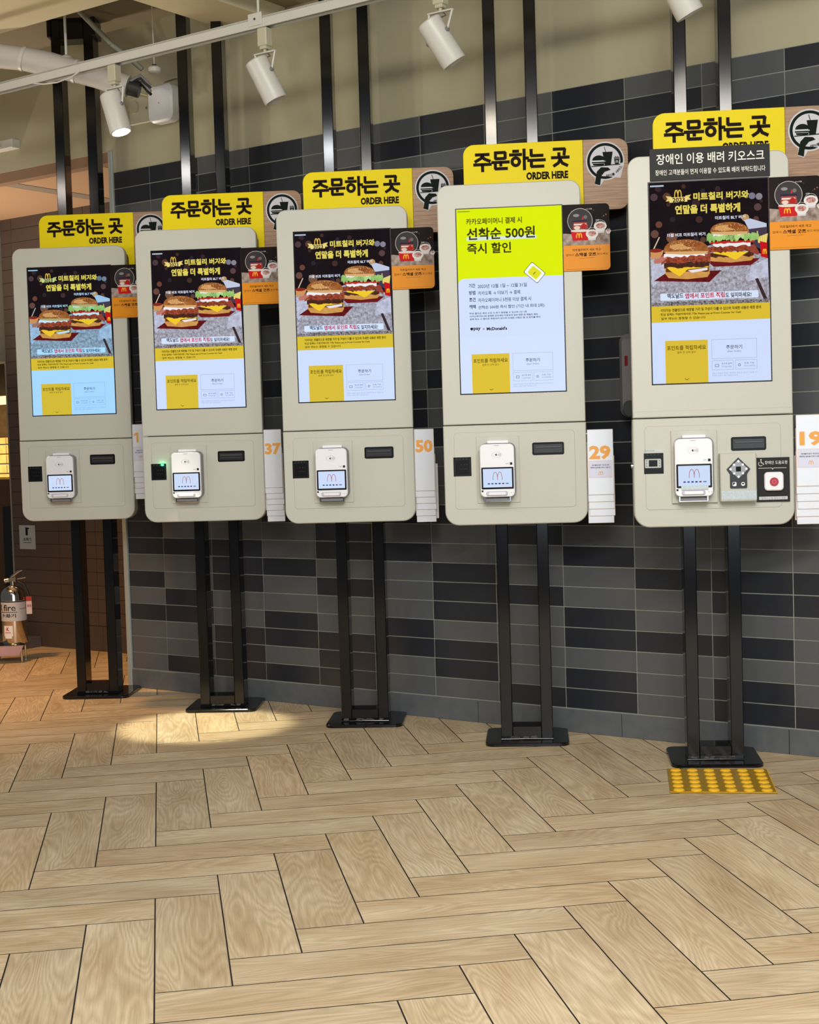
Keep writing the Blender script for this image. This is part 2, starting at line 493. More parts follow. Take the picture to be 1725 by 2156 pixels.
mb = MB()
js = [-0.215, 0.40, 1.0, 1.59, 2.18, 2.78, 3.38, 3.95]
for a, b in zip(js, js[1:]):
    mb.box(a + 0.001, -0.006, 0, b - 0.001, 0.0015, TZ0 - 0.003, BASE, 0.0015)
mb.box(js[0], -0.003, 0, js[-1], 0.0015, TZ0 - 0.005, GROUT_F)
at_wall(mb.build('baseboard_back', kind='structure'))

mb = MB()
mb.box(SL - 0.026, -0.008, 0, SL - 0.0005, 0.13, 2.345, mat('trim_white', (160, 166, 160), 0.4), 0.002)
at_wall(mb.build('trim_1', kind='structure'))

# wall above the opening, continuing to the left
mb = MB()
mb.box(-3.4, 0.001, 2.345, SL, 0.13, 2.92, PLASTER)
at_wall(mb.build('wall_header', kind='structure', smooth=False))
mb = MB()
mb.box(-3.4, 0.004, 2.298, SL - 0.027, 0.06, 2.3445, FASCIA)
mb.box(-3.4, 0.002, 2.3445, SL - 0.027, 0.10, 2.3449, CREAM)
at_wall(mb.build('trim_2', kind='structure'))

# passage behind: brown tiled wall set back, its ceiling, the lintel on the left
BY = 0.735
mb = MB()
mb.box(-1.865, BY + 0.002, 0, 1.2, BY + 0.12, 2.30, GROUT_B)
tile_field(mb, -1.865, 1.2, 0.131, 31, 0.28, 0.0705, lambda i, j: TILE_B, y=BY, gap=0.002, first=-1.778)
at_wall(mb.build('wall_passage', kind='structure', smooth=False, fix=False))
mb = MB()
for k in range(5):
    mb.box(-1.865 + 0.34 * k + 0.001, BY - 0.006, 0, -1.865 + 0.34 * (k + 1) - 0.001, BY + 0.001, 0.129, BASE2, 0.001)
at_wall(mb.build('baseboard_passage', kind='structure'))
mb = MB()
mb.box(-3.4, BY - 0.05, 1.545, -1.868, BY + 0.12, 2.30, GROUT)
tile_field(mb, -3.4, -1.868, 1.545, 8, 0.62, 0.0944, lambda i, j: TILE_P, y=BY - 0.052, gap=0.003, first=-1.868)
at_wall(mb.build('wall_lintel', kind='structure', smooth=False, fix=False))
mb = MB()
# suspended panels with shadow gaps, edges follow the passage
mb.box(-3.4, 0.062, 2.306, 1.2, BY + 0.13, 2.35, mat('panel_gap', (60, 48, 40), 0.9))
for (a, b, mt) in ((-3.4, -2.30, FAR), (-2.295, -1.035, FAR), (-1.033, -0.945, mat('panel_batten', (150, 136, 120), 0.7)), (-0.935, -0.36, FAR), (-0.35, -0.27, MATS['panel_batten']), (-0.26, 1.2, FAR)):
    mb.face([(a, 0.064, 2.305), (b, 0.064, 2.305), (b, BY + 0.12, 2.305), (a, BY + 0.12, 2.305)], mt)
at_wall(mb.build('ceiling_passage', kind='structure', smooth=False))

# hall ceiling: two recesses, a beam along the wall and one across
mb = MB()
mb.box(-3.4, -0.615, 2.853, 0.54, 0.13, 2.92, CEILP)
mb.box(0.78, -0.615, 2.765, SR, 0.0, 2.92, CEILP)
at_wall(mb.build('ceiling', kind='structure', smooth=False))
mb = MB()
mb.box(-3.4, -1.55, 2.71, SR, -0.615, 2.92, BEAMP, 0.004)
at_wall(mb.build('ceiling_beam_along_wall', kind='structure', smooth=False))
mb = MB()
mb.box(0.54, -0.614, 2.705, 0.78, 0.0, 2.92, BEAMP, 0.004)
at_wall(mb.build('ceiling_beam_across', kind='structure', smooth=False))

# ------------------------------------------------------------------ herringbone floor
FX, FY, FA, PW = -0.3747, 3.6937, 0.1689, 0.15
ca, sa = cos(FA), sin(FA)


def fpt(X, Y): return (FX + PW * (X * ca - Y * sa), FY + PW * (X * sa + Y * ca))


def build_floor():
    bm = bmesh.new()
    uvl = bm.loops.layers.uv.new('plank')
    tone = bm.loops.layers.float_color.new('tone')
    R = random.Random(3)
    g = 0.011
    for s_ in range(-14, 10):
        for i in range(-34, 60):
            X0, Y0 = i + 4 * s_, i - 4 * s_
            for kind in (0, 1):
                if kind == 0: a = (X0, Y0 - 4, X0 + 1, Y0)      # plank running away from the camera
                else: a = (X0 - 4, Y0 - 1, X0, Y0)              # plank running across
                cx, cy = fpt((a[0] + a[2]) / 2, (a[1] + a[3]) / 2)
                if not (-4.2 < cx < 3.2 and 1.2 < cy < 8.6): continue
                v = Vector((cx, cy, 0)) - W0
                if v.dot(WN) > 0.55 and v.dot(WD) > 0.6: continue
                q = [fpt(a[0] + g, a[1] + g), fpt(a[2] - g, a[1] + g), fpt(a[2] - g, a[3] - g), fpt(a[0] + g, a[3] - g)]
                f = bm.faces.new([bm.verts.new((p[0], p[1], 0)) for p in q])
                ou, ov = R.uniform(0, 90), R.uniform(0, 90); t = R.uniform(0.90, 1.08); w2 = R.uniform(-0.02, 0.02)
                L_, Wd = 0.6, 0.15
                uv = [(0, 0), (0, Wd), (L_, Wd), (L_, 0)] if kind == 0 else [(0, 0), (L_, 0), (L_, Wd), (0, Wd)]
                for lp, c in zip(f.loops, uv):
                    lp[uvl].uv = (c[0] + ou, c[1] + ov); lp[tone] = (t + w2, t, t - w2 * 1.5, 1)
                # chamfer down to the grout
                f.material_index = 0
    z = -0.0016
    f = bm.faces.new([bm.verts.new(p) for p in ((-4.6, 1.0, z), (3.6, 1.0, z), (3.6, 9.0, z), (-4.6, 9.0, z))]); f.material_index = 1
    me = bpy.data.meshes.new('floor'); bm.to_mesh(me); bm.free()
    me.materials.append(floor_wood()); me.materials.append(GROUT_F)
    o = bpy.data.objects.new('floor', me); COL.objects.link(o); o['kind'] = 'structure'


build_floor()


# ------------------------------------------------------------------ pictures on the screens
def drape(x0, x1, ztop, zbot, amp, n, R):
    """wavy band outline (lettuce, sauce, meat)"""
    up = []; dn = []
    for i in range(n + 1):
        x = x0 + (x1 - x0) * i / n
        e = min(i, n - i) / n
        up.append((x, ztop + R.uniform(-amp, amp) * 0.5 - (0.4 * amp if e < .1 else 0)))
        dn.append((x, zbot + R.uniform(-amp, amp)))
    return up + dn[::-1]


def burger_ad(S, W_, H_, tint, wide):
    """top part of the advert, traced in picture units X 230..998, Y 548..1865"""
    x0 = 0.0; zt = 0.0

    def P(X, Y):
        u = (X - 230) / 768.0; v = (Y - (548 - 33 * u)) / (1317 + 11 * u)
        return (u * W_, H_ - v * H_)

    def B(X0, Y0, X1, Y1):
        c = (X0 + X1) / 2
        return P(X0, Y1)[0], P(c, Y1)[1], P(X1, Y0)[0], P(c, Y0)[1]
    R = random.Random(11)
    y = -0.0006; d = 0.00012
    def E(c, s=1.0, **k): return emi(c, s, tint, **k)
    dark = E((15, 13, 20), 1.0, noise=0.25, nscale=9, col2=(34, 22, 22))
    S.rect(0, H_ * (1 - 0.613), W_, H_, y, dark)
    for i in range(26):
        X, Y = R.uniform(240, 980), R.choice([R.uniform(560, 700), R.uniform(780, 930)])
        c = R.choice([(58, 40, 40), (70, 46, 38), (44, 38, 46), (92, 62, 48)])
        p = P(X, Y); S.disc(p[0], p[1], R.uniform(0.005, 0.012), y - d * (1 + i * 0.02), E(c), n=18)
    for X, Y, r, c in ((895, 632, 0.010, (126, 122, 134)), (940, 636, 0.010, (140, 134, 140)), (930, 705, 0.011, (92, 66, 66)), (262, 640, 0.011, (80, 60, 62)), (290, 818, 0.010, (110, 66, 50)), (372, 905, 0.016, (120, 84, 62)), (262, 880, 0.012, (104, 72, 60)), (850, 775, 0.011, (190, 150, 90))):
        p = P(X, Y); S.disc(p[0], p[1], r, y - d * 1.6, E(c), n=22)
    # table
    tab = E((214, 214, 222), 0.95, noise=0.20, nscale=95, col2=(104, 94, 92))
    tab2 = E((226, 230, 244), 1.0, noise=0.3, nscale=60, col2=(150, 148, 156))
    S.flat([P(230, 1030), P(420, 1040), P(600, 960), P(640, 945), P(988, 1020), P(998, 1355), P(230, 1355)], y - 2 * d, tab)
    S.flat([P(232, 1050), P(330, 1040), P(330, 1150), P(240, 1230)], y - 2.3 * d, tab2)
    S.flat([P(880, 1090), P(990, 1040), P(992, 1160), P(860, 1190)], y - 2.3 * d, tab2)
    S.flat([P(905, 1175), P(925, 1170), P(992, 1330), P(975, 1350)], y - 2.4 * d, E((60, 44, 46)))
    S.flat(drape(P(232, 0)[0], P(990, 0)[0], P(0 + 600, 1318)[1], P(600, 1352)[1], 0.004, 34, R), y - 2.5 * d, E((66, 56, 54), 1, noise=0.1, nscale=170, col2=(170, 164, 160)))
    # dip, glass, fries
    S.flat([P(840, 790), P(880, 780), P(985, 812), P(985, 840), P(870, 850)], y - 2.6 * d, E((200, 206, 220)))
    S.flat([P(865, 850), P(988, 835), P(988, 1000), P(900, 960)], y - 2.7 * d, E((72, 60, 74)))
    S.stroke([P(292, 900), P(250, 985)], 0.0035, y - 3 * d, E((215, 190, 160)))
    S.flat([P(232, 985), P(318, 985), P(305, 1030), P(232, 1045)], y - 3.1 * d, E((214, 150, 90)))
    S.disc(*P(268, 988), 0.019, y - 3.3 * d, E((140, 44, 30)), rz=0.006)
    for k in range(9):
        a = P(932 + 6 * k, 940); b = P(925 + 8 * k, 862 + (k * 37) % 40)
        S.stroke([a, b], 0.0034, y - (3.1 + 0.05 * k) * d, E((244, 226, 130) if k % 2 else (226, 200, 90)))
    S.flat([P(940, 928), P(988, 940), P(988, 1042), P(945, 1028)], y - 3.8 * d, E((200, 22, 28)))
    arches(S, P(970, 0)[0], P(970, 1012)[1], 0.010, 0.014, 0.0022, y - 4 * d, E((250, 200, 40)))
    # shadows of food on the table, red trays
    S.flat([P(250, 1188), P(330, 1135), P(640, 1120), P(690, 1118), P(610, 1195), P(430, 1192)], y - 3.9 * d, E((120, 26, 26), noise=0.2, nscale=90, col2=(70, 18, 20)))
    S.flat([P(600, 1060), P(900, 1040), P(940, 1040), P(880, 1085), P(640, 1095)], y - 3.8 * d, E((110, 24, 26)))

    def bun(X0, X1, Yt, Yb, seed, yy):
        cx = (X0 + X1) / 2; pts = []
        for i in range(25):
            t = pi * i / 24
            pts.append(P(cx - (X1 - X0) / 2 * cos(t) * (1 - 0.02 * sin(t)), Yb - (Yb - Yt) * (sin(t) ** 0.72)))
        pts += [P(X1 - 10, Yb + 6), P(cx, Yb + 14), P(X0 + 10, Yb + 6)]
        S.flat(pts, yy, E((186, 118, 58), noise=0.22, nscale=46, col2=(128, 66, 26)))
        S.disc(*P(cx - 30, (Yt * 0.45 + Yb * 0.55)), (X1 - X0) / 768 * W_ * 0.27, yy - d * 0.1, E((214, 158, 92)), rz=0.009)
        S.disc(*P(cx + 40, (Yt * 0.62 + Yb * 0.38)), (X1 - X0) / 768 * W_ * 0.20, yy - d * 0.15, E((150, 84, 38)), rz=0.008)
        S.flat([P(X0 + 6, Yb - 4), P(X1 - 6, Yb - 8), P(X1 - 16, Yb + 9), P(cx, Yb + 16), P(X0 + 12, Yb + 9)], yy - d * 0.2, E((222, 176, 112)))
        Rr = random.Random(seed)
        for k in range(46):
            t = Rr.uniform(0.2, pi - 0.2); q = Rr.uniform(0.25, 0.93)
            c = P(cx - (X1 - X0) / 2 * cos(t) * q, Yb - (Yb - Yt) * (sin(t) ** 0.72) * q)
            S.disc(c[0], c[1], 0.0012, yy - d * 0.3, E((246, 226, 176)), rz=0.0008, n=6)

    def bottom(X0, X1, Yt, Yb, yy):
        S.flat([P(X0, Yt), P(X1, Yt - 10), P(X1 + 2, (Yt + Yb) / 2), P(X1 - 14, Yb - 14), P((X0 + X1) / 2, Yb), P(X0 + 24, Yb - 8), P(X0 + 4, (Yt + Yb) / 2 + 4)], yy, E((226, 172, 92), noise=0.25, nscale=40, col2=(196, 136, 62)))

    # burger at the back
    bottom(608, 896, 1010, 1068, y - 4 * d)
    S.flat(drape(P(606, 0)[0], P(900, 0)[0], P(750, 1000)[1], P(750, 1030)[1], 0.003, 18, R), y - 4.2 * d, E((104, 58, 36), noise=0.2, nscale=110, col2=(50, 26, 18)))
    S.flat([P(640, 1000), P(868, 995), P(840, 1012), P(782, 1050), P(720, 1022), P(640, 1008)], y - 4.5 * d, E((248, 208, 44)))
    S.flat(drape(P(608, 0)[0], P(905, 0)[0], P(750, 955)[1], P(750, 998)[1], 0.004, 22, R), y - 4.7 * d, E((178, 82, 48), noise=0.14, nscale=130, col2=(92, 36, 24)))
    S.flat([P(850, 950), P(905, 950), P(935, 1000), P(930, 1020), P(880, 1000)], y - 4.75 * d, E((132, 44, 32), noise=0.2, nscale=120, col2=(170, 86, 64)))
    S.flat(drape(P(640, 0)[0], P(880, 0)[0], P(750, 934)[1], P(750, 962)[1], 0.0035, 16, R), y - 4.9 * d, E((244, 238, 230)))
    S.flat(drape(P(615, 0)[0], P(905, 0)[0], P(750, 926)[1], P(750, 942)[1], 0.002, 12, R), y - 5.0 * d, E((190, 44, 34)))
    for k in range(5):
        S.flat(drape(P(598 + 60 * k, 0)[0], P(600 + 66 * k + 70, 0)[0], P(750, 872 + (k % 3) * 9)[1], P(750, 926 - (k % 2) * 10)[1], 0.0055, 9, R), y - (5.1 + 0.05 * k) * d,
               E(((104, 168, 62), (148, 198, 92), (76, 138, 48), (176, 214, 120), (110, 172, 64))[k], noise=0.25, nscale=90, col2=(190, 222, 140)))
    S.flat(drape(P(640, 0)[0], P(860, 0)[0], P(750, 868)[1], P(750, 890)[1], 0.003, 12, R), y - 5.4 * d, E((236, 238, 226)))
    bun(622, 872, 803, 872, 5, y - 5.6 * d)
    # burger at the front
    bottom(322, 612, 1100, 1176, y - 6 * d)
    S.flat(drape(P(330, 0)[0], P(608, 0)[0], P(470, 1088)[1], P(470, 1128)[1], 0.003, 16, R), y - 6.2 * d, E((70, 38, 26), noise=0.2, nscale=110, col2=(120, 70, 44)))
    S.flat([P(470, 1118), P(600, 1100), P(600, 1116), P(500, 1134)], y - 6.3 * d, E((240, 232, 226)))
    S.flat([P(318, 1086), P(420, 1100), P(600, 1088), P(606, 1096), P(470, 1112), P(418, 1158), P(360, 1122)], y - 6.5 * d, E((250, 206, 44)))
    S.flat(drape(P(318, 0)[0], P(612, 0)[0], P(470, 1060)[1], P(470, 1098)[1], 0.003, 20, R), y - 6.7 * d, E((96, 54, 36), noise=0.2, nscale=120, col2=(46, 24, 18)))
    S.flat(drape(P(300, 0)[0], P(620, 0)[0], P(470, 1012)[1], P(470, 1068)[1], 0.005, 24, R), y - 6.9 * d, E((186, 88, 56), noise=0.14, nscale=120, col2=(104, 40, 28)))
    S.flat([P(250, 1052), P(330, 1018), P(340, 1040), P(290, 1072), P(256, 1074)], y - 6.95 * d, E((196, 120, 100)))
    S.flat(drape(P(318, 0)[0], P(585, 0)[0], P(470, 998)[1], P(470, 1026)[1], 0.0045, 14, R), y - 7.1 * d, E((246, 242, 238)))
    bun(318, 612, 915, 1000, 9, y - 7.3 * d)
    # lettering
    gold = E((232, 214, 92), 1.0)
    arches(S, P(418, 0)[0], P(418, 640)[1], 0.020, 0.021, 0.0026, y - 3 * d, E((250, 206, 70)))
    S.flat([P(338, 632), P(375, 636), P(375, 664), P(338, 668), P(350, 650)], y - 3.1 * d, E((236, 208, 110)))
    S.flat([P(502, 622), P(465, 630), P(465, 658), P(502, 655), P(490, 640)], y - 3.1 * d, E((236, 208, 110)))
    S.flat([P(362, 642), P(478, 636), P(478, 668), P(362, 676)], y - 3.3 * d, E((244, 222, 130)))
    S.text('2023', *B(382, 642, 462, 672), y - 3.5 * d, E((60, 40, 20)), 0.03)
    S.text('미트칠리 버거와', *B(517, 603, 875, 655), y - 3 * d, gold, 0.04)
    S.text('연말을 더 특별하게', *B(397, 684, 818, 744), y - 3 * d, gold, 0.04)
    wh = E((236, 238, 246), 0.95)
    S.text('미트칠리 BLT 버거', *B(655, 760, 850, 784), y - 3 * d, wh, 0.02)
    S.text('더블 비프 미트칠리 버거', *B(343, 872, 590, 896), y - 3 * d, wh, 0.02)
    S.rect(*B(238, 562, 326, 572), y - 3 * d, E((190, 204, 214)))
    p0 = P(290, 1318); p1 = P(925, 1245)
    S.flat(rrect(p0[0], p0[1], p1[0], p1[1] - 0.002, 0.004), y - 8 * d, E((220, 234, 248)))
    S.text('맥도날드', *B(335, 1268, 440, 1302), y - 8.4 * d, E((40, 44, 56)), 0.025)
    S.text('앱에서 포인트 적립', *B(450, 1264, 708, 1300), y - 8.4 * d, E((196, 40, 60)), 0.03)
    S.text('도 잊지마세요!', *B(712, 1262, 880, 1296), y - 8.4 * d, E((40, 44, 56)), 0.025)
    S.rect(0, H_ * (1 - 0.694), W_, H_ * (1 - 0.613), y - 8 * d, E((226, 196, 52)))
    tk = E((84, 70, 20))
    S.text('· 이미지는 연출컷으로 매장별 가격 및 구성이 다를 수 있으며 자세한 내용은 매장 문의', *B(280, 1360, 940, 1382), y - 8.4 * d, tk, 0.03)
    S.text('· 현금 결제는 카운터에서만 가능 Please pay at Front Counter for Cash', *B(280, 1392, 812, 1411), y - 8.4 * d, tk, 0.03)
    S.text('· 일부 메뉴는 품절될 수 있습니다', *B(280, 1422, 580, 1440), y - 8.4 * d, tk, 0.02)


def pay_ad(S, W_, H_, tint):
    def P(X, Y):
        u = (X - 163) / 762.0; v = (Y - (562 - 24 * u)) / (1343 + 4 * u)
        return (u * W_, H_ - v * H_)

    def B(X0, Y0, X1, Y1):
        c = (X0 + X1) / 2
        return P(X0, Y1)[0], P(c, Y1)[1], P(X1, Y0)[0], P(c, Y0)[1]
    y = -0.0006; d = 0.00015
    def E(c, s=1.0, **k): return emi(c, s, tint, **k)
    zs = H_ * (1 - 0.375)
    S.rect(0, H_ * (1 - 0.41), W_, H_, y, E((222, 240, 10), 1.0))
    S.flat(rrect(0, H_ * 0.30, W_ * 1.0, zs, (0.020, 0.0005, 0.0005, 0.0005)), y - d, E((212, 226, 250), 1.0))
    k = E((58, 54, 14))
    S.text('카카오페이머니 결제 시', *B(233, 622, 637, 668), y - 2 * d, k, 0.022)
    S.rect(*B(233, 756, 740, 782), y - d, E((214, 232, 214)))
    S.text('선착순 500원', *B(235, 690, 730, 778), y - 2 * d, k, 0.024)
    S.text('즉시 할인', *B(235, 803, 555, 882), y - 2 * d, k, 0.024)
    # phone with a yellow card, lying over the edge of the panel
    c = P(720, 1024)
    for n_, (ww, hh, col) in enumerate(((0.060, 0.044, (70, 62, 50)), (0.057, 0.041, (246, 250, 236)), (0.038, 0.030, (226, 226, 40)))):
        pts = rrect(-ww / 2, -hh / 2, ww / 2, hh / 2, 0.005); a = -0.72
        S.flat([(c[0] + px * cos(a) - pz * sin(a), c[1] + px * sin(a) + pz * cos(a)) for px, pz in pts], y - (3 + n_) * d, E(col))
    S.stroke([(c[0] - 0.004, c[1] - 0.006), (c[0] + 0.001, c[1] + 0.001), (c[0] + 0.004, c[1] + 0.001)], 0.002, y - 7 * d, E((80, 70, 40)))
    g = E((96, 102, 116)); g2 = E((60, 64, 76))
    for t1, t2, X1, Y in (('기간', '2023년 12월 1일 ~ 12월 31일', 662, 1100), ('방법', '카카오톡 → 더보기 → 결제', 612, 1152), ('조건', '카카오페이머니 5천원 이상 결제 시', 690, 1202), ('혜택', '선착순 500원 즉시 할인 (기간 내 최대 2회)', 785, 1254)):
        S.text(t1, *B(240, Y, 287, Y + 30), y - 2 * d, g2, 0.025)
        S.text(t2, *B(305, Y, X1, Y + 30), y - 2 * d, g, 0.02)
    for j, X1 in enumerate((655, 735, 755)):
        S.text(('해당 할인은 예산 소진 시 조기 종료될 수 있으며 1인 1회', '카카오페이머니로 결제한 경우에만 적용되며 일부 매장 및 제품은 제외', '결제 취소 시 할인은 복원되지 않으며 자세한 사항은 앱 내 공지를 확인')[j], *B(240, 1306 + 20 * j, X1, 1320 + 20 * j), y - 2 * d, g, 0.03)
    S.disc(*P(253, 1430), 0.0050, y - 2 * d, E((30, 30, 36)), rz=0.0042)
    S.flat([P(248, 1436), P(258, 1436), P(250, 1446)], y - 2 * d, E((30, 30, 36)))
    S.text('pay', *B(266, 1420, 318, 1446), y - 2 * d, E((30, 30, 36)), 0.03)
    S.text('×', *B(332, 1424, 348, 1438), y - 2 * d, g)
    S.text("McDonald's", *B(362, 1416, 510, 1440), y - 2 * d, E((24, 24, 30)), 0.04)
    S.rect(*B(172, 574, 262, 580), y - 2 * d, E((120, 140, 20)))


def order_panel(S, W_, H_, tint):
    """white lower part with the yellow points box and the start button"""
    y = -0.0013; d = 0.00015
    def E(c, s=1.0, **k): return emi(c, s, tint, **k)
    def Bx(u0, v0, u1, v1): return (u0 * W_, H_ * (1 - v1), u1 * W_, H_ * (1 - v0))
    S.rect(*Bx(0, 0.694, 1, 1), y + 0.0005, E((214, 228, 252), 1.0))
    S.rect(*Bx(0.11, 0.787, 0.471, 1), y, E((224, 194, 56)))
    k = E((60, 48, 14))
    S.text('포인트를 적립하세요', *Bx(0.125, 0.812, 0.455, 0.835), y - d, k, 0.012)
    S.text('결제 전 선택 필수', *Bx(0.21, 0.841, 0.37, 0.852), y - d, k)
    S.stroke([(0.272 * W_, H_ * 0.022), (0.29 * W_, H_ * 0.015), (0.308 * W_, H_ * 0.022)], 0.0014, y - d, k)
    g = E((150, 162, 186)); gd = E((70, 78, 96))
    for u0, v0, u1, v1 in ((0.503, 0.788, 0.883, 0.885), (0.503, 0.893, 0.685, 0.94), (0.70, 0.893, 0.883, 0.94)):
        S.frame(*Bx(u0, v0, u1, v1), 0.0008, y, g)
    S.text('주문하기', *Bx(0.625, 0.818, 0.76, 0.838), y - d, gd, 0.012)
    S.text('(Start Order)', *Bx(0.635, 0.845, 0.75, 0.855), y - d, gd)
    S.frame(*Bx(0.53, 0.911, 0.562, 0.925), 0.0012, y - d, gd)
    S.text('영수증 출력', *Bx(0.585, 0.905, 0.67, 0.914), y - d, gd)
    S.text('Language', *Bx(0.585, 0.918, 0.67, 0.93), y - d, g)
    S.ring2(0.735 * W_, H_ * (1 - 0.918), 0.0026, 0.0040, y - d, gd, n=14)
    S.text('도움 기능', *Bx(0.775, 0.905, 0.86, 0.914), y - d, gd)
    S.text('Accessibility', *Bx(0.775, 0.918, 0.87, 0.93), y - d, g)
    S.text('결제가 완료된 주문은 매장에서 변경 및 취소가 가능합니다', *Bx(0.503, 0.953, 0.885, 0.961), y - d, g)
    S.text('자세한 내용은 매장 직원에게 문의', *Bx(0.503, 0.965, 0.72, 0.972), y - d, g)


# ------------------------------------------------------------------ ordering kiosk
SZ0, SH = 1.1996, 0.6069
SEAM, BOTZ, TOPZ = 1.0955, 0.7614, 1.888


def make_kiosk(loc, a, label, sw, ad, tint, special=False, led=False):
    t = empty('ordering_kiosk', (loc[0], loc[1], 0), -a, label=label, category='kiosk', group='self-order kiosks along the tiled wall')
    xl, xr = -0.063, sw + 0.0625
    m = MB(); m.rpanel(xl, SEAM + 0.0015, xr, TOPZ, 0.0, 0.034, (0.036, 0.036, 0.002, 0.002), BEIGE, 0.0025)
    if special: m.rpanel(xl + 0.0002, SEAM + 0.0016, xr - 0.0002, SEAM + 0.022, -0.003, 0.01, (0.001, 0.001, 0.001, 0.001), BEIGE, 0.0028)
    m.build('head_panel', t)
    m = MB(); m.rpanel(xl + 0.006, SEAM + 0.0, xr - 0.006, TOPZ - 0.012, 0.0342, 0.092, 0.034, HOUSING, 0.002); m.build('back_housing', t)
    m = MB(); m.rpanel(xl - 0.001, BOTZ, xr + 0.001, SEAM - 0.0015, 0.0, 0.055, (0.003, 0.003, 0.046, 0.046), BEIGE, 0.003)
    m.rpanel(xl + 0.004, BOTZ + 0.004, xr - 0.003, SEAM - 0.006, 0.055, 0.122, (0.003, 0.003, 0.046, 0.046), mat('lower_back_shaded_beige', (104, 108, 102), 0.5), 0.002)  # back part is kiosk beige with its side shade put into the colour
    m.build('lower_unit', t)
    # screen
    m = MB(); m.rpanel(-0.0035, SZ0 - 0.0035, sw + 0.0035, SZ0 + SH + 0.0035, -0.0012, 0.004, 0.001, BLACK, 0.0006); f = m.build('screen_bezel', t)
    S = MB()
    if ad == 'burger': burger_ad(S, sw, SH, tint, special)
    else: pay_ad(S, sw, SH, tint)
    if ad != 'burger': S.rect(0, 0, sw, SH * 0.32, -0.0007, emi((212, 226, 250), 1.0, tint))
    order_panel(S, sw, SH, tint)
    so = S.build('screen', t, smooth=False, fix=False, label='lit screen with the food advert' if ad == 'burger' else 'lit yellow and white screen with the payment offer')
    so.location = (0, -0.0012, SZ0)
    # service panel: raised door with a fine shadow line
    m = MB(); m.rpanel(-0.029, 0.8145, sw + 0.0255, 1.0705, -0.0002, 0.001, 0.013, BEIGE_D, 0.0001)
    m.rpanel(-0.0284, 0.8151, sw + 0.0249, 1.0699, -0.0012, 0.001, 0.0125, BEIGE, 0.0006); m.build('service_door', t)
    th = 0.010 if special else 0.0035
    m = MB(); m.rpanel(0.0447 if not special else 0.050, 0.834, 0.1872, 1.0555, -0.001 - th, 0.0, 0.0015, BEIGE, 0.0012)
    m.build('terminal_plate', t)
    # payment terminal
    y0 = -0.046
    x0, x1, z0, z1 = 0.0575, 0.1705, 0.8555, 1.030
    m = MB()
    m.rpanel(x0 + 0.001, z0 + 0.002, x1 + 0.004, z1 + 0.003, y0 + 0.012, -0.001 - th, 0.018, GREYP, 0.003)
    m.rpanel(x0, z0, x1, z1, y0, y0 + 0.013, 0.0155, WHITEP, 0.002)
    cx = x0 + 0.4925 * (x1 - x0)
    m.ring2(cx, 0.9945, 0.0155, 0.0162, y0 - 0.0002, GREYP, k=0.58)
    for q in range(3): m.stroke([(cx + 0.001 + 0.004 * q + 0.0025 * cos(tt), 0.9945 + (0.003 + 0.0012 * q) * sin(tt)) for tt in [(-1 + 0.4 * e) for e in range(6)]], 0.0010, y0 - 0.0003, NOTICE)
    m.flat([(cx - 0.006, 0.9945), (cx, 0.999), (cx, 0.990)], y0 - 0.0003, NOTICE)
    m.rect(x1 - 0.0145, 0.9605, x1 - 0.0065, 0.9685, y0 - 0.0003, NOTICE)
    m.text('NFC', x1 - 0.028, 0.9625, x1 - 0.017, 0.9665, y0 - 0.0003, GREYP)
    m.stroke([(cx - 0.008, 1.0245), (cx + 0.008, 1.0245)], 0.0012, y0 - 0.0003, GREYP)
    m.rect(x0 + 0.003, 0.8725, x0 + 0.009, 0.8785, y0 - 0.0003, NOTICE)
    m.text('•  •', x1 - 0.014, 0.8672, x1 - 0.004, 0.8692, y0 - 0.0003, NOTICE)
    pt = m.build('payment_terminal', t)
    m = MB(); m.rpanel(x0 + 0.0035, 0.8815, x1 - 0.0035, 0.9535, y0 - 0.0012, y0 + 0.002, 0.003, BLACK, 0.0005)
    m.rect(x0 + 0.009, 0.8875, x1 - 0.009, 0.9485, y0 - 0.0015, emi((206, 222, 250), 1.0))
    arches(m, cx + 0.001, 0.9115, 0.030, 0.026, 0.0016, y0 - 0.0018, emi((196, 96, 96), 0.8))
    for q, c in enumerate(((60, 80, 150), (60, 90, 180), (40, 60, 140), (50, 60, 130), (150, 50, 60), (130, 160, 210))):
        m.rect(x0 + 0.024 + 0.0118 * q, 0.8975, x0 + 0.031 + 0.0118 * q + (0.003 if q == 5 else 0), 0.9015, y0 - 0.0018, emi(c, 0.7))
    m.build('terminal_display', pt, smooth=False, label='small lit display with red arches')
    m = MB(); m.rpanel(cx - 0.037, 0.8595, cx + 0.033, 0.8745, y0 - 0.0035, y0 + 0.001, 0.005, mat('slot_lilac', (196, 190, 206), 0.35), 0.0025)
    m.rpanel(cx - 0.029, 0.8615, cx + 0.027, 0.8715, y0 - 0.0045, y0 + 0.001, 0.002, WHITEP, 0.001); m.build('card_slot', pt)
    m = MB(); m.rpanel(0.082, 1.0300, 0.1525, 1.0415, y0 + 0.016, -0.001 - th, 0.003, WHITEP, 0.0015); m.build('top_clip', pt)
    m = MB(); m.box(0.0675, y0 + 0.008, 0.8385, 0.1565, -0.0045, 0.8425, CHROME, 0.001)
    for xx in (0.068, 0.152): m.box(xx, y0 + 0.008, 0.8425, xx + 0.0045, y0 + 0.014, 0.8555, CHROME, 0.0005)
    m.box(0.071, y0 + 0.016, 0.8426, 0.152, -0.0045, 0.8515, GREYP)
    m.build('terminal_bracket', pt, label='chrome bracket under the terminal')
    # scanner window
    m = MB(); m.rpanel(-0.0325, 0.9255, 0.0268, 0.9890, -0.0016, -0.0008, 0.001, BLACK, 0.0003)
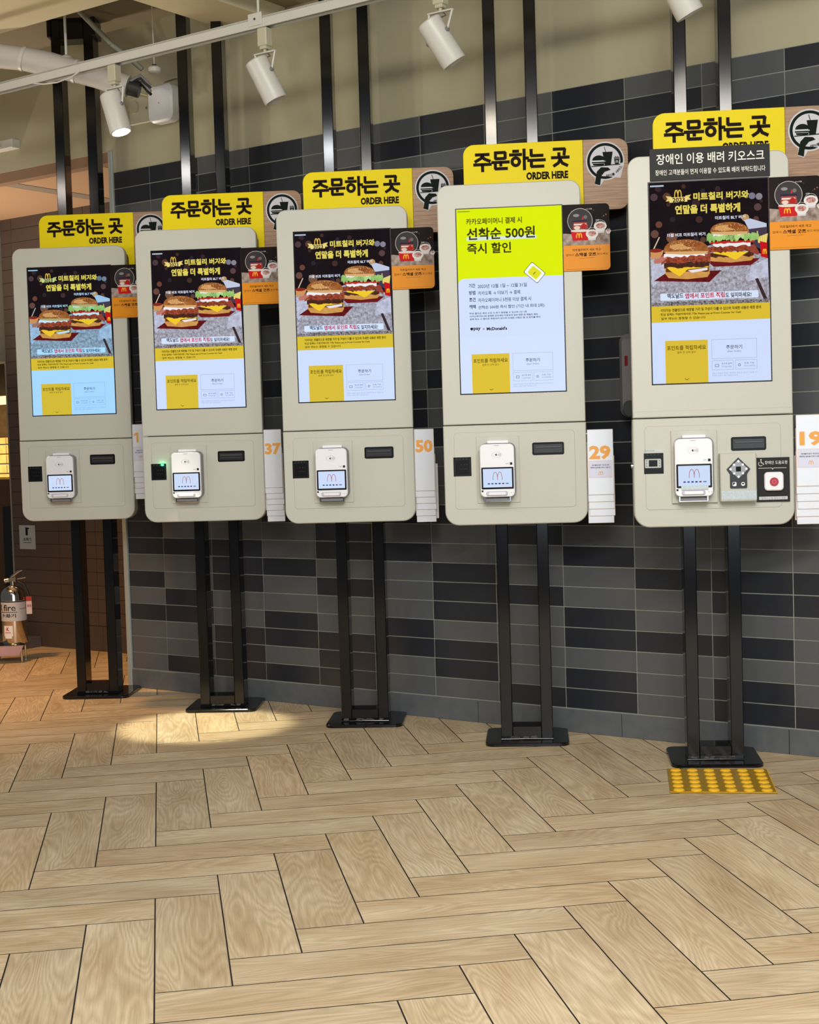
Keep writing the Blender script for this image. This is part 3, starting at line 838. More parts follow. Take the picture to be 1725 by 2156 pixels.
    for q in range(4): m.rect(-0.024 + 0.011 * q, 0.983, -0.019 + 0.011 * q, 0.9845, -0.0019, mat('faint_green', (30, 70, 48), 0.4))
    if special:
        m.rpanel(-0.030, 0.9435, 0.0195, 0.9715, -0.006, -0.001, 0.003, mat('scanner_silver', (176, 178, 176), 0.3), 0.001)
        m.rect(-0.018, 0.948, 0.008, 0.968, -0.0063, BLACK)
        for q in (-0.025, 0.014):
            for r_ in (0.950, 0.958, 0.966): m.ring2(q, r_, 0.001, 0.0018, -0.0064, BLACK, n=10)
        m.rect(-0.0325, 0.994, 0.024, 1.001, -0.0014, mat('braille_strip', (190, 194, 196), 0.3))
        m.text('Barcode', -0.030, 0.9945, 0.0, 1.0005, -0.0017, GREYP)
    else:
        m.frame(-0.028, 0.929, 0.0225, 0.981, 0.0006, -0.0019, SLOT)
        m.stroke([(-0.012, 0.950), (0.016, 0.950)], 0.0006, -0.002, SLOT)
        for q in (-0.006, 0.004, 0.013): m.disc(q, 0.964, 0.0014, -0.002, SLOT, n=10)
    m.build('scanner_window', t)
    if led:
        m = MB(); m.disc(0.012, 0.9845, 0.0058, -0.0026, emi((60, 255, 130), 6.0), rz=0.0042, n=16)
        m.cyl((0.012, -0.0024, 0.9845), (0.012, -0.0016, 0.9845), 0.006, BLACK)
        m.build('status_light', t, label='green glowing status light')
        l = bpy.data.lights.new('status_glow', 'POINT'); l.energy = 0.022; l.color = (0.1, 1.0, 0.35); l.shadow_soft_size = 0.004
        lo = bpy.data.objects.new('status_glow', l); COL.objects.link(lo); lo.parent = t; lo.location = (0.012, -0.012, 0.9845)
    # receipt slot
    m = MB(); m.rpanel(0.2305, 0.9895, 0.3355, 1.0310, -0.004, -0.0008, 0.006, BLACK, 0.0015)
    m.rpanel(0.236, 0.996, 0.330, 1.0245, -0.0048, -0.003, 0.002, mat('slot_dark', (28, 29, 32), 0.3), 0.0006)
    m.box(0.240, -0.0085, 1.0120, 0.326, -0.0045, 1.0185, SLOT, 0.0012)
    m.box(0.242, -0.0065, 1.0040, 0.324, -0.0045, 1.0065, SLOT, 0.0006); m.build('receipt_slot', t)
    # frame: two rectangular tubes from plate to ceiling
    ztop = 2.853 if led is None else 2.78
    du = -0.008 if special else 0.0
    for u in (0.0996 + du, 0.2373 + du):
        m = MB(); m.box(u, 0.1265, 0.012, u + 0.040, 0.2165, ztop, POST, 0.0025); m.build('post', t)
    m = MB(); m.box(0.1397 + du, 0.1275, 0.012, 0.2372 + du, 0.2155, 0.056, POST, 0.001)
    m.build('crossbar', t)
    if led is None:
        m = MB(); m.box(0.1397, 0.1275, 2.765, 0.2372, 0.2155, 2.853, POST, 0.001); m.build('crossbar', t)
    m = MB(); m.rpanel_h(0.046 + du, 0.062, 0.331 + du, 0.335, 0.0, 0.012, 0.032, POST); pl = m.build('base_plate', t)
    m = MB()
    R = random.Random(int(loc[0] * 100))
    for q in range(7):
        xx = 0.105 + R.uniform(0, 0.14); xx += du; m.flat([(xx, 0.014 + R.uniform(0, .006)), (xx + R.uniform(.01, .03), 0.014), (xx + 0.02, 0.018 + R.uniform(0, 0.008)), (xx + 0.005, 0.024)], 0.1258, RUST)
    m.tube([(0.10 + du, 0.125, 0.0135), (0.19 + du, 0.1245, 0.0145), (0.277 + du, 0.125, 0.0135)], 0.0025, POST, 8)
    m.build('weld_seam', pl, smooth=True, label='scraped weld seam at the foot of the posts')
    if led is None:
        for u in (0.086, 0.272):
            m = MB(); m.box(u, 0.118, 2.775, u + 0.018, 0.224, 2.853, POST, 0.003); m.build('ceiling_bracket', t)
    # peg for the number tags on the right side
    m = MB(); m.cyl((xr - 0.003, 0.040, 1.055), (xr + 0.05, 0.040, 1.055), 0.003, CHROME, 10); m.cyl((xr + 0.05, 0.0405, 1.055), (xr + 0.05, 0.016, 1.058), 0.003, CHROME, 10); m.build('tag_peg', t)
    return t


def _rph(s, x0, y0, x1, y1, z0, z1, r, m, bev=0.002):
    def ring(i, z): return [(x, y, z) for x, y in rrect(x0 + i, y0 + i, x1 - i, y1 - i, r - i)]
    s.loops([ring(0, z0), ring(0, z1 - bev), ring(bev, z1)], m)


MB.rpanel_h = _rph

KI = [((-1.5476, 6.0490), 0.055), ((-0.9652, 5.6499), 0.0644), ((-0.3853, 5.2587), 0.075), ((0.1838, 4.8508), 0.085), ((0.7546, 4.4528), 0.10)]
SW = [0.346, 0.346, 0.346, 0.346, 0.3541]
klab = ['leftmost beige self-order kiosk, its burger screen looking bluish, beside the passage',
        'beige self-order kiosk with a glowing green light on its scanner',
        'middle one of the five beige self-order kiosks, with a dark burger screen',
        'beige self-order kiosk with the bright yellow-green payment screen',
        'beige accessible self-order kiosk with keypad and red call button, behind the yellow tactile tile']
kiosks = []
for i, ((loc, a), lb) in enumerate(zip(KI, klab)):
    tint = [(0.58, 0.90, 1.12), (0.93, 0.95, 1.05), (0.93, 0.96, 1.08), (1.0, 1.0, 1.08), (0.94, 0.94, 1.02)][i]
    kiosks.append(make_kiosk(loc, a, lb, SW[i], 'pay' if i == 3 else 'burger', tint, special=(i == 4), led=(None if i == 0 else i == 1)))

# extra controls of the accessible kiosk
k5 = kiosks[4]
m = MB(); m.rpanel(0.1925, 0.836, 0.3015, 0.983, -0.034, -0.0012, 0.004, BEIGE, 0.003); kb = m.build('keypad_box', k5)
m = MB(); yk = -0.0345
dia = [(0.247, 0.9695), (0.2825, 0.934), (0.2745, 0.922), (0.2725, 0.918), (0.2725, 0.8785), (0.2695, 0.876), (0.2245, 0.876), (0.2215, 0.8785), (0.2215, 0.918), (0.2195, 0.922), (0.2115, 0.934)]
m.prism(dia, yk - 0.0018, yk + 0.0004, mat('keypad_black', (24, 24, 28), 0.35)); kp = m.build('keypad', kb)
m = MB()
sq = [(0.247, 0.963), (0.2755, 0.9345), (0.247, 0.906), (0.2185, 0.9345)]
m.prism(sq, yk - 0.0030, yk - 0.0017, mat('keypad_grey', (150, 152, 160), 0.3))
m.rect(0.2395, 0.927, 0.2545, 0.942, yk - 0.0033, GREENB)
for dx, dz, rr in ((0, 0.0235, 0), (0, -0.0235, 0), (0.0235, 0, 0), (-0.0235, 0, 0), (0.013, 0.013, 0), (-0.013, 0.013, 0), (0.013, -0.013, 0), (-0.013, -0.013, 0)):
    m.disc(0.247 + dx, 0.9345 + dz, 0.0036, yk - 0.0034, WHITEP, n=14)
m.flat(rrect(0.2285, 0.883, 0.2405, 0.8955, 0.003), yk - 0.0022, WHITEP); m.flat([(0.230, 0.8845), (0.230, 0.894), (0.238, 0.894)], yk - 0.0024, BLACK)
m.disc(0.2600, 0.8890, 0.0058, yk - 0.0022, WHITEP); m.disc(0.2600, 0.8900, 0.0035, yk - 0.0024, BLACK, rz=0.0022)
m.build('buttons', kp, fix=False, label='pale round and square buttons')
for (mx0, mz0, mx1, mz1, yy, par) in ((0.1955, 0.842, 0.3000, 0.870, yk, kb),):
    m = MB(); m.rect(mx0, mz0, mx1, mz1, yy - 0.0004, mat('braille_film', (178, 190, 194), 0.15, noise=0.25, nscale=300))
    R = random.Random(4)
    for q in range(34):
        for r_ in range(6):
            if R.random() < 0.5: m.disc(mx0 + 0.004 + q * 0.0029, mz0 + 0.004 + r_ * 0.004, 0.0008, yy - 0.0008, WHITEP, n=6)
    m.build('braille_strip', par, fix=False, label='clear film strip with raised braille dots')
m = MB(); m.rpanel(0.304, 0.8315, 0.4035, 0.966, -0.0055, -0.0035, 0.0015, NOTICE, 0.0004)
yc = -0.0058
m.text('장애인 도움요청', 0.330, 0.9455, 0.3965, 0.956, yc, WHITEINK)
m.stroke([(0.311, 0.934), (0.351, 0.934), (0.353, 0.930), (0.355, 0.934), (0.394, 0.934)], 0.0011, yc, WHITEINK)
# wheelchair mark
m.disc(0.3185, 0.9600, 0.0018, yc, WHITEINK, n=12)
m.stroke([(0.3185, 0.958), (0.3190, 0.950), (0.3240, 0.950), (0.3262, 0.9440)], 0.0016, yc, WHITEINK)
m.stroke([(0.3170 + 0.0062 * cos(t_), 0.9475 + 0.0062 * sin(t_)) for t_ in [2.2 + 0.35 * q for q in range(11)]], 0.0012, yc, WHITEINK)
m.rect(0.311, 0.838, 0.396, 0.8475, yc, mat('braille_strip', (190, 194, 196), 0.3)); m.text('휠체어·도움 필요시 호출', 0.318, 0.8395, 0.390, 0.846, yc - 0.0002, GREYP)
cp_ = m.build('call_panel', k5, fix=False, label='black panel with a wheelchair mark')
m = MB(); m.rpanel(0.3265, 0.8655, 0.3835, 0.922, -0.0175, -0.0056, 0.011, WHITEP, 0.003); cb = m.build('call_button', cp_, label='white square call button with a red round centre')
m = MB(); m.cyl((0.355, -0.0195, 0.8925), (0.355, -0.0172, 0.8925), 0.0132, mat('call_red', (168, 20, 38), 0.3), 30); m.ring2(0.355, 0.8925, 0.0050, 0.0062, -0.0198, mat('call_pink', (214, 120, 120), 0.4), n=20)
ob = m.build('call_button_centre', cp_, label='red round push button')
m = MB(); m.cyl((-0.070, 0.028, 0.951), (-0.062, 0.028, 0.951), 0.009, CHROME, 18); m.cyl((-0.0715, 0.028, 0.951), (-0.0698, 0.028, 0.951), 0.005, HOUSING, 12); m.build('side_lock', k5, label='small chrome lock on the left side')
m = MB(); m.rect(0.0745, 0.8755, 0.156, 0.888, -0.0485, mat('braille_film', (178, 190, 194), 0.15)); 
R = random.Random(9)
for q in range(26):
    for r_ in range(3):
        if R.random() < 0.5: m.disc(0.078 + q * 0.0029, 0.8785 + r_ * 0.0032, 0.0008, -0.0488, WHITEP, n=6)
m.build('braille_label', [c for c in k5.children if c.name.startswith('payment_terminal')][0], fix=False, label='clear braille strip over the display')

# charcoal notice above the last kiosk
nb = empty('notice_board', (0.7546, 4.4528, 0), -0.10, label='charcoal notice plate with white Korean lettering above the last screen', category='sign')
m = MB(); m.rpanel(0.004, 1.812, 0.3605, 1.9075, -0.0060, -0.0025, 0.001, NOTICE, 0.0006); m.build('plate', nb)
m = MB(); m.text('장애인 이용 배려 키오스크', 0.024, 1.8590, 0.344, 1.8910, -0.0064, WHITEINK, 0.012)
m.text('장애인 고객분들이 먼저 이용할 수 있도록 배려 부탁드립니다', 0.020, 1.8270, 0.347, 1.8440, -0.0064, WHITEINK, 0.006); m.build('lettering', nb, smooth=False, fix=False)

# ------------------------------------------------------------------ signs over the kiosks
GL = [  # hangul syllables as strokes in a unit cell
    [[(.12, .93), (.88, .93)], [(.52, .90), (.42, .72), (.08, .55)], [(.52, .80), (.62, .68), (.94, .55)], [(0, .36), (1, .36)], [(.5, .36), (.5, 0)]],
    [[(.2, .98), (.8, .98), (.8, .64), (.2, .64), (.2, .98)], [(0, .43), (1, .43)], [(.52, .43), (.52, .25)], [(.18, .27), (.18, .06), (.88, .06)]],
    [[(.2, 1.0), (.48, 1.0)], [(0, .8), (.66, .8)], [(.33 + .23 * cos(t * pi / 8), .40 + .22 * sin(t * pi / 8)) for t in range(17)], [(.86, 1.06), (.86, -.04)], [(.86, .58), (1.08, .58)]],
    [[(.18, 1.0), (.18, .68), (.86, .68)], [(0, .42), (1, .42)], [(.18, .28), (.18, .06), (.9, .06)]],
    [[(.12, .97), (.78, .97), (.74, .66)], [(.42, .72), (.42, .52)], [(0, .49), (1, .49)], [(.5, .42), (.38, .18), (.12, .03)], [(.5, .36), (.62, .16), (.9, .03)]],
]


def make_sign(loc, a, label):
    t = empty('order_sign', (loc[0], loc[1], 0), -a, label=label, category='sign', group='yellow order signs above the kiosks')
    yb = 0.106
    m = MB(); m.rpanel(0.4245, 1.803, 0.574, 2.037, yb, yb + 0.018, (0.0005, 0.034, 0.034, 0.0005), SIGNWOOD, 0.001); wd = m.build('wood_panel', t)
    m = MB(); m.rpanel(0.0235, 1.80, 0.4240, 2.037, yb, yb + 0.018, (0.036, 0.0005, 0.0005, 0.01), YELLOW, 0.001)
    yp = m.build('yellow_panel', t)
    m = MB(); y = yb - 0.0004; x = 0.061; W_, Hh = 0.054, 0.058; z = 1.949
    for k, g in enumerate(GL):
        if k == 4: x += 0.019
        for st in g: m.stroke([(x + p * W_, z + 0.0012 * k + q * Hh) for p, q in st], 0.0105, y - 0.00003 * k, SIGNINK, 0.004)
        x += W_ + 0.0065
    m.text('ORDER HERE', 0.234, 1.912, 0.3740, 1.938, y, SIGNINK, 0.05)
    m.build('lettering', yp, smooth=False, fix=False)
    m = MB(); cx, cz, r = 0.4975, 1.9635, 0.064
    m.disc(cx, cz, r, y, STICKER, n=48); m.flat([(cx - 0.034, cz - 0.05), (cx - 0.036, cz - 0.076), (cx - 0.018, cz - 0.083), (cx + 0.0, cz - 0.055)], y - 0.00005, STICKER)
    m.ring2(cx, cz, r - 0.0135, r - 0.0045, y - 0.0002, GREENB, n=48)
    g = GREENB; y2 = y - 0.0003
    m.flat([(cx + 0.002, cz - 0.050), (cx + 0.05, cz - 0.058), (cx + 0.064, cz - 0.006), (cx + 0.02, cz - 0.018)], y - 0.00025, STICKER)
    m.flat([(cx - 0.008, cz + 0.030), (cx + 0.026, cz + 0.030), (cx + 0.019, cz - 0.014), (cx - 0.001, cz - 0.014)], y2, g)       # cup
    m.stroke([(cx + 0.003, cz + 0.030), (cx - 0.002, cz + 0.047)], 0.0022, y2, g)
    m.disc(cx - 0.021, cz + 0.003, 0.0215, y2 - 0.0002, g, rz=0.0165, n=18, a0=0, a1=pi)                                        # bun
    m.rect(cx - 0.043, cz - 0.002, cx + 0.001, cz + 0.0005, y2 - 0.0004, STICKER)
    m.rect(cx - 0.044, cz - 0.006, cx + 0.002, cz - 0.0018, y2 - 0.0003, g)
    m.flat(rrect(cx - 0.041, cz - 0.014, cx - 0.002, cz - 0.0075, (0.001, 0.001, 0.006, 0.006)), y2 - 0.0003, g)
    m.stroke([(cx - 0.046, cz - 0.0168), (cx + 0.050, cz - 0.0125)], 0.0030, y2 - 0.0001, g)                                      # tray
    m.flat([(cx + 0.030, cz + 0.004), (cx + 0.048, cz + 0.004), (cx + 0.045, cz - 0.013), (cx + 0.033, cz - 0.013)], y2, g)      # fries
    for q in range(5): m.rect(cx + 0.0305 + 0.0036 * q, cz + 0.004, cx + 0.0332 + 0.0036 * q, cz + 0.012 + (q % 2) * 0.003, y2, g)
    arches(m, cx + 0.039, cz - 0.008, 0.008, 0.008, 0.0012, y2 - 0.0002, STICKER)
    m.flat([(cx - 0.036, cz - 0.074), (cx - 0.018, cz - 0.080), (cx - 0.014, cz - 0.050), (cx - 0.002, cz - 0.036), (cx + 0.018, cz - 0.030), (cx + 0.010, cz - 0.022), (cx - 0.014, cz - 0.020), (cx - 0.028, cz - 0.034)], y2 - 0.0001, g)   # arm
    for q, ch in enumerate('테이블서비스'):
        t_ = -1.55 + q * 0.20 + (0.08 if q > 2 else 0)
        px, pz = cx + 0.006 + 0.050 * cos(t_) , cz + 0.050 * sin(t_) * 0.98
        m.text(ch, px - 0.0045, pz - 0.0048, px + 0.0045, pz + 0.0048, y2 - 0.0004, g, 0.03, rot=t_ + pi / 2)
    m.build('round_sticker', wd, smooth=False, fix=False, label='round white sticker with a burger, cup and fries on a tray')
    return t


slab = ['yellow and wood order sign above the leftmost kiosk by the passage', 'yellow and wood order sign above the kiosk with the green scanner light',
        'yellow and wood order sign above the middle kiosk', 'yellow and wood order sign above the kiosk with the yellow-green screen',
        'yellow and wood order sign above the charcoal notice on the accessible kiosk']
for (loc, a), lb in zip(KI, slab): make_sign(loc, a, lb)


# ------------------------------------------------------------------ promotional cards on the right of each screen
def make_card(loc, a, label, dx):
    t = empty('promotion_card', (loc[0], loc[1], 0), -a, label=label, category='poster', group='promotion cards beside the screens')
    x0, x1, z0, z1 = 0.3490 + dx, 0.5015 + dx, 1.5900, 1.8065
    m = MB(); m.rpanel(x0, z0, x1, z1, -0.0050, -0.0032, (0.001, 0.014, 0.014, 0.001), mat('card_orange', (224, 140, 14), 0.4, spec=0.15), 0.0004); cd = m.build('card', t)
    m = MB(); y = -0.0053; W_ = x1 - x0; d = 0.0001
    def X(u): return x0 + u * W_
    def Z(v): return z1 - v * (z1 - z0)
    zt = Z(0.615)
    m.flat(rrect(x0, zt, x1, z1, (0.001, 0.014, 0.0002, 0.0002)), y, ink((12, 10, 11), 0.5, noise=0.15, nscale=14, col2=(30, 17, 15)))
    R = random.Random(2)
    for q in range(18):
        m.disc(X(R.uniform(0.03, 0.97)), Z(R.uniform(0.04, 0.36)), R.uniform(0.0008, 0.003), y - d, ink(R.choice([(120, 70, 40), (70, 40, 34), (150, 96, 60)])), n=10)
    m.flat([(x0, Z(0.43)), (X(0.3), Z(0.45)), (x1, Z(0.39)), (x1, zt), (x0, zt)], y - d, ink((176, 160, 150), noise=0.2, nscale=60, col2=(112, 92, 82)))
    gx, gz = X(0.37), Z(0.25)
    m.disc(gx, gz, 0.041, y - 2 * d, ink((58, 54, 56)), n=34); m.ring2(gx, gz, 0.0395, 0.0412, y - 3 * d, ink((190, 186, 186)), n=34)
    m.disc(gx - 0.012, gz + 0.018, 0.010, y - 2.5 * d, ink((140, 138, 140)), rz=0.005)
    m.disc(gx + 0.018, gz + 0.012, 0.006, y - 2.5 * d, ink((112, 108, 110)))
    m.flat([(gx - 0.024, gz - 0.026), (gx + 0.026, gz - 0.026), (gx + 0.022, gz + 0.002), (gx - 0.020, gz + 0.002)], y - 2.7 * d, ink((160, 66, 56)))
    m.rect(gx - 0.024, gz - 0.004, gx + 0.024, gz + 0.002, y - 2.8 * d, ink((32, 30, 60)))
    m.rect(gx - 0.020, gz - 0.014, gx + 0.020, gz - 0.009, y - 2.8 * d, ink((226, 214, 206)))
    m.flat([(gx + 0.006, gz + 0.004), (gx + 0.012, gz + 0.004), (gx + 0.010, gz + 0.018)], y - 2.8 * d, ink((206, 30, 30)))
    m.disc(gx + 0.012, gz - 0.018, 0.009, y - 2.9 * d, ink((176, 24, 30)))
    m.disc(gx - 0.010, gz - 0.022, 0.010, y - 2.9 * d, ink((222, 204, 190)), rz=0.006)
    m.flat([(gx - 0.031, gz - 0.031), (gx + 0.030, gz - 0.031), (gx + 0.024, gz - 0.064), (gx - 0.025, gz - 0.064)], y - 3.2 * d, ink((196, 20, 26)))
    m.disc(gx, gz - 0.032, 0.031, y - 3.3 * d, ink((220, 206, 200)), rz=0.0045)
    arches(m, gx - 0.004, gz - 0.055, 0.017, 0.014, 0.003, y - 3.5 * d, ink((250, 190, 40)))
    for cx, cz, r in ((X(0.80), Z(0.34), 0.021), (X(0.62), Z(0.45), 0.020), (X(0.97), Z(0.42), 0.008)):
        m.flat([(cx - r * 0.8, cz - 0.004), (cx + r * 0.8, cz - 0.004), (cx + r * 0.55, cz - r * 1.05), (cx - r * 0.55, cz - r * 1.05)], y - 3.6 * d, ink((206, 202, 204)))
        m.disc(cx, cz, r, y - 3.7 * d, ink((220, 216, 216)), rz=r * 0.72); m.disc(cx, cz + 0.001, r * 0.68, y - 3.8 * d, ink((150, 40, 46), noise=0.2, nscale=120, col2=(214, 190, 180)), rz=r * 0.42)
        m.ring2(cx, cz + 0.002, r * 0.9, r * 0.94, y - 3.9 * d, ink((240, 240, 240)), n=20, k=0.95)
    wk = ink((230, 226, 220))
    m.text('스노우볼', X(0.50), Z(0.085), X(0.63), Z(0.065), y - 4 * d, wk); m.text('선물', X(0.70), Z(0.255), X(0.78), Z(0.235), y - 4 * d, wk)
    bk = ink((70, 42, 10))
    m.text('미트칠리버거 세트 먹고', X(0.20), Z(0.705), X(0.80), Z(0.665), y, bk, 0.015)
    m.text('앱에서', X(0.05), Z(0.775), X(0.22), Z(0.74), y, bk); m.text('스페셜 굿즈', X(0.25), Z(0.785), X(0.70), Z(0.728), y, ink((50, 26, 8)), 0.035); m.text('받으세요', X(0.72), Z(0.772), X(0.95), Z(0.738), y, bk)
    m.stroke([(X(0.33), Z(0.812)), (X(0.67), Z(0.808))], 0.0006, y, bk)
    m.stroke([(X(0.04), Z(0.975)), (X(0.95), Z(0.972))], 0.0005, y, bk)
    m.build('printed_face', cd, smooth=False, fix=False)
    return t


clab = ['snow globe promotion card on the leftmost kiosk, partly hidden by its neighbour', 'snow globe promotion card on the kiosk with the green scanner light',
        'snow globe promotion card on the middle kiosk', 'snow globe promotion card beside the yellow-green screen', 'snow globe promotion card on the accessible kiosk, cut by the right picture edge']
for i, ((loc, a), lb) in enumerate(zip(KI, clab)): make_card(loc, a, lb, SW[i] - 0.346)


# ------------------------------------------------------------------ hanging table number tags
def make_tag(loc, a, label, grp, x0, x1, z0, z1, y, number=None, note=False, tilt=0.0):
    t = empty('number_tag', (loc[0], loc[1], 0), -a, label=label, category='number tag', group=grp)
    m = MB(); m.rpanel(x0, z0, x1, z1, y, y + 0.0022, 0.003, PAPER, 0.0004, mside=ORANGE)
    m.frame(x0 + 0.0001, z0 + 0.0001, x1 - 0.0001, z1 - 0.0001, 0.0012, y - 0.0001, mat('tag_edge', (206, 190, 176), 0.3))
    if note:
        zn = z0 + (z1 - z0) * 0.52
        xm = (x0 + x1) / 2
        m.rect(x0 + 0.004, zn - 0.056, x1 - 0.005, zn, y - 0.0002, mat('note_paper', (210, 212, 232), 0.3)); m.frame(x0 + 0.004, zn - 0.056, x1 - 0.005, zn, 0.0008, y - 0.0003, ORANGE)
        m.text('테이블에 앉아 기다리시면', x0 + 0.014, zn - 0.017, x1 - 0.015, zn - 0.012, y - 0.0004, SIGNINK, 0.02)
        m.text('주문하신 음식을 가져다 드립니다', x0 + 0.009, zn - 0.025, x1 - 0.010, zn - 0.020, y - 0.0004, SIGNINK, 0.02)
        arches(m, xm, zn - 0.047, 0.013, 0.011, 0.0018, y - 0.0004, ORANGE)
    cd = m.build('card', t)
    if number:
        m = MB(); txt, nx0, nx1, nz0, nz1 = number
        if txt == '1':
            m.rect(nx1 - 0.0085, nz0, nx1, nz1, y - 0.0005, ORANGE); m.flat([(nx0, nz1 - 0.0145), (nx0, nz1 - 0.0070), (nx1 - 0.0085, nz1), (nx1 - 0.0080, nz1 - 0.0095)], y - 0.0006, ORANGE)
        else:
            m.text(txt, nx0, nz0, nx1, nz1, y - 0.0005, ORANGE, 0.045)
        m.build('number', cd, smooth=False, fix=False, label='bold orange number')
    return t


ordn = ['second', 'third', 'fourth', 'fifth', 'sixth', 'seventh']
TG = [  # kiosk, x0, x1, ztop, zbot, n below, text + box, note, steps
    (0, 0.4105, 0.475, 1.151, 0.955, 5, ('1', 0.4165, 0.4360, 1.076, 1.117), True, 0.0228),
    (1, 0.4105, 0.479, 1.1087, 0.884, 6, ('37', 0.4145, 0.4770, 1.0115, 1.0565), False, 0.0220),
    (2, 0.4105, 0.481, 1.0901, 0.868, 5, ('50', 0.4145, 0.4765, 1.0060, 1.0520), False, 0.0226),
    (3, 0.4122, 0.497, 1.0684, 0.852, 4, ('29', 0.4175, 0.488, 0.9685, 1.0150), True, 0.0236),
    (4, 0.4255, 0.512, 1.0922, 0.876, 5, ('19', 0.4355, 0.505, 0.9980, 1.0420), True, 0.0233),
]
for (k, x0, x1, zt, zb, n, num, note, st) in TG:
    loc, a = KI[k]
    nm = num[0]
    where = ['half hidden stack beside the leftmost kiosk', 'stack between second and third kiosk', 'stack between third and fourth kiosk', 'stack between fourth and fifth kiosk', 'stack right of the accessible kiosk'][k]
    grp = 'number tags in the ' + where
    make_tag(loc, a, 'front tag with big orange %s, topmost of the %s' % (nm, where), grp, x0, x1, zb, zt, 0.004, num, note)
    for j in range(n):
        sh = 0.002 * ((j * 7) % 3 - 1) + 0.001
        dz = -st * (j + 1)
        make_tag(loc, a, '%s tag from the front in the %s' % (ordn[j], where), grp, x0 + sh, x1 + sh, zb + dz, zb + dz + 0.20, 0.0068 + 0.0026 * j)
    if nm in ('50', '19'):
        dx = 0.012 if nm == '50' else -0.003
        make_tag(loc, a, 'plain tag hanging aslant behind the %s' % where, grp, x0 + dx, x1 + dx - 0.002, zb - st * n + 0.012, zb - st * n + 0.21, 0.028)

# ------------------------------------------------------------------ tactile tile
tt = empty('tactile_tile', (0.7715, 4.4414, 0), -0.145, label='yellow tactile floor tile with domes in front of the last kiosk stand', category='tactile tile')
TY = mat('tactile_yellow', (158, 124, 22), 0.3, noise=0.2, nscale=50)
TY2 = mat('tactile_dome', (236, 182, 40), 0.25, noise=0.1, nscale=60)
m = MB(); m.box(0.0, -0.250, 0.0, 0.305, 0.055, 0.004, TY, 0.0015)
m.box(0.0, -0.250, 0.0042, 0.305, -0.247, 0.0052, TY2); m.box(0.302, -0.247, 0.0042, 0.305, 0.055, 0.0052, TY2); m.build('base', tt)
for i in range(6):
    for j in range(6):
        m = MB(); m.lathe([(0.0170, 0), (0.0150, 0.003), (0.0115, 0.0048), (0.006, 0.0052)], TY2, (0.0260 + 0.0505 * i, -0.2230 + 0.0505 * j, 0.004), 18); m.build('dome', tt)

# ------------------------------------------------------------------ track lighting


def W3(s_, t_, z_): v = W0 + WD * s_ - WN * t_; return Vector((v.x, v.y, z_))


RP0 = Vector((-1.034, 5.403, 2.455)); rd = WD
s_in = lambda x: (x - RP0.x) / rd.x
tr = empty('track_rail', RP0, -WA, label='white lighting track rail running across under the beam', category='track light rail')
m = MB()
m.box(-1.6, -0.018, 0.0, 3.2, -0.012, 0.034, LAMPW); m.box(-1.6, 0.012, 0.0, 3.2, 0.018, 0.034, LAMPW); m.box(-1.6, -0.018, 0.028, 3.2, 0.018, 0.035, LAMPW)
m.box(-1.6, -0.004, 0.012, 3.2, 0.004, 0.028, SLOT); m.build('rail', tr)
for q, sx in enumerate((-0.72, 0.70, 1.8)):
    m = MB(); m.cyl((sx, 0, 0.035), (sx, 0, 0.252), 0.0045, LAMPW, 10); m.build('hanger_rod', tr)
    m = MB(); m.box(sx - 0.03, -0.021, 0.008, sx + 0.03, -0.0185, 0.050, LAMPW, 0.001) ; m.cyl((sx, -0.0225, 0.03), (sx, -0.021, 0.03), 0.004, HOUSING, 8); m.build('joint_plate', tr)
m = MB(); m.tube([(-0.42, -0.02, 0.0), (-0.36, -0.022, -0.014), (-0.28, -0.022, -0.02), (-0.20, -0.021, -0.012), (-0.16, -0.02, 0.002)], 0.0028, LAMPW, 8); m.build('loose_cable', tr)


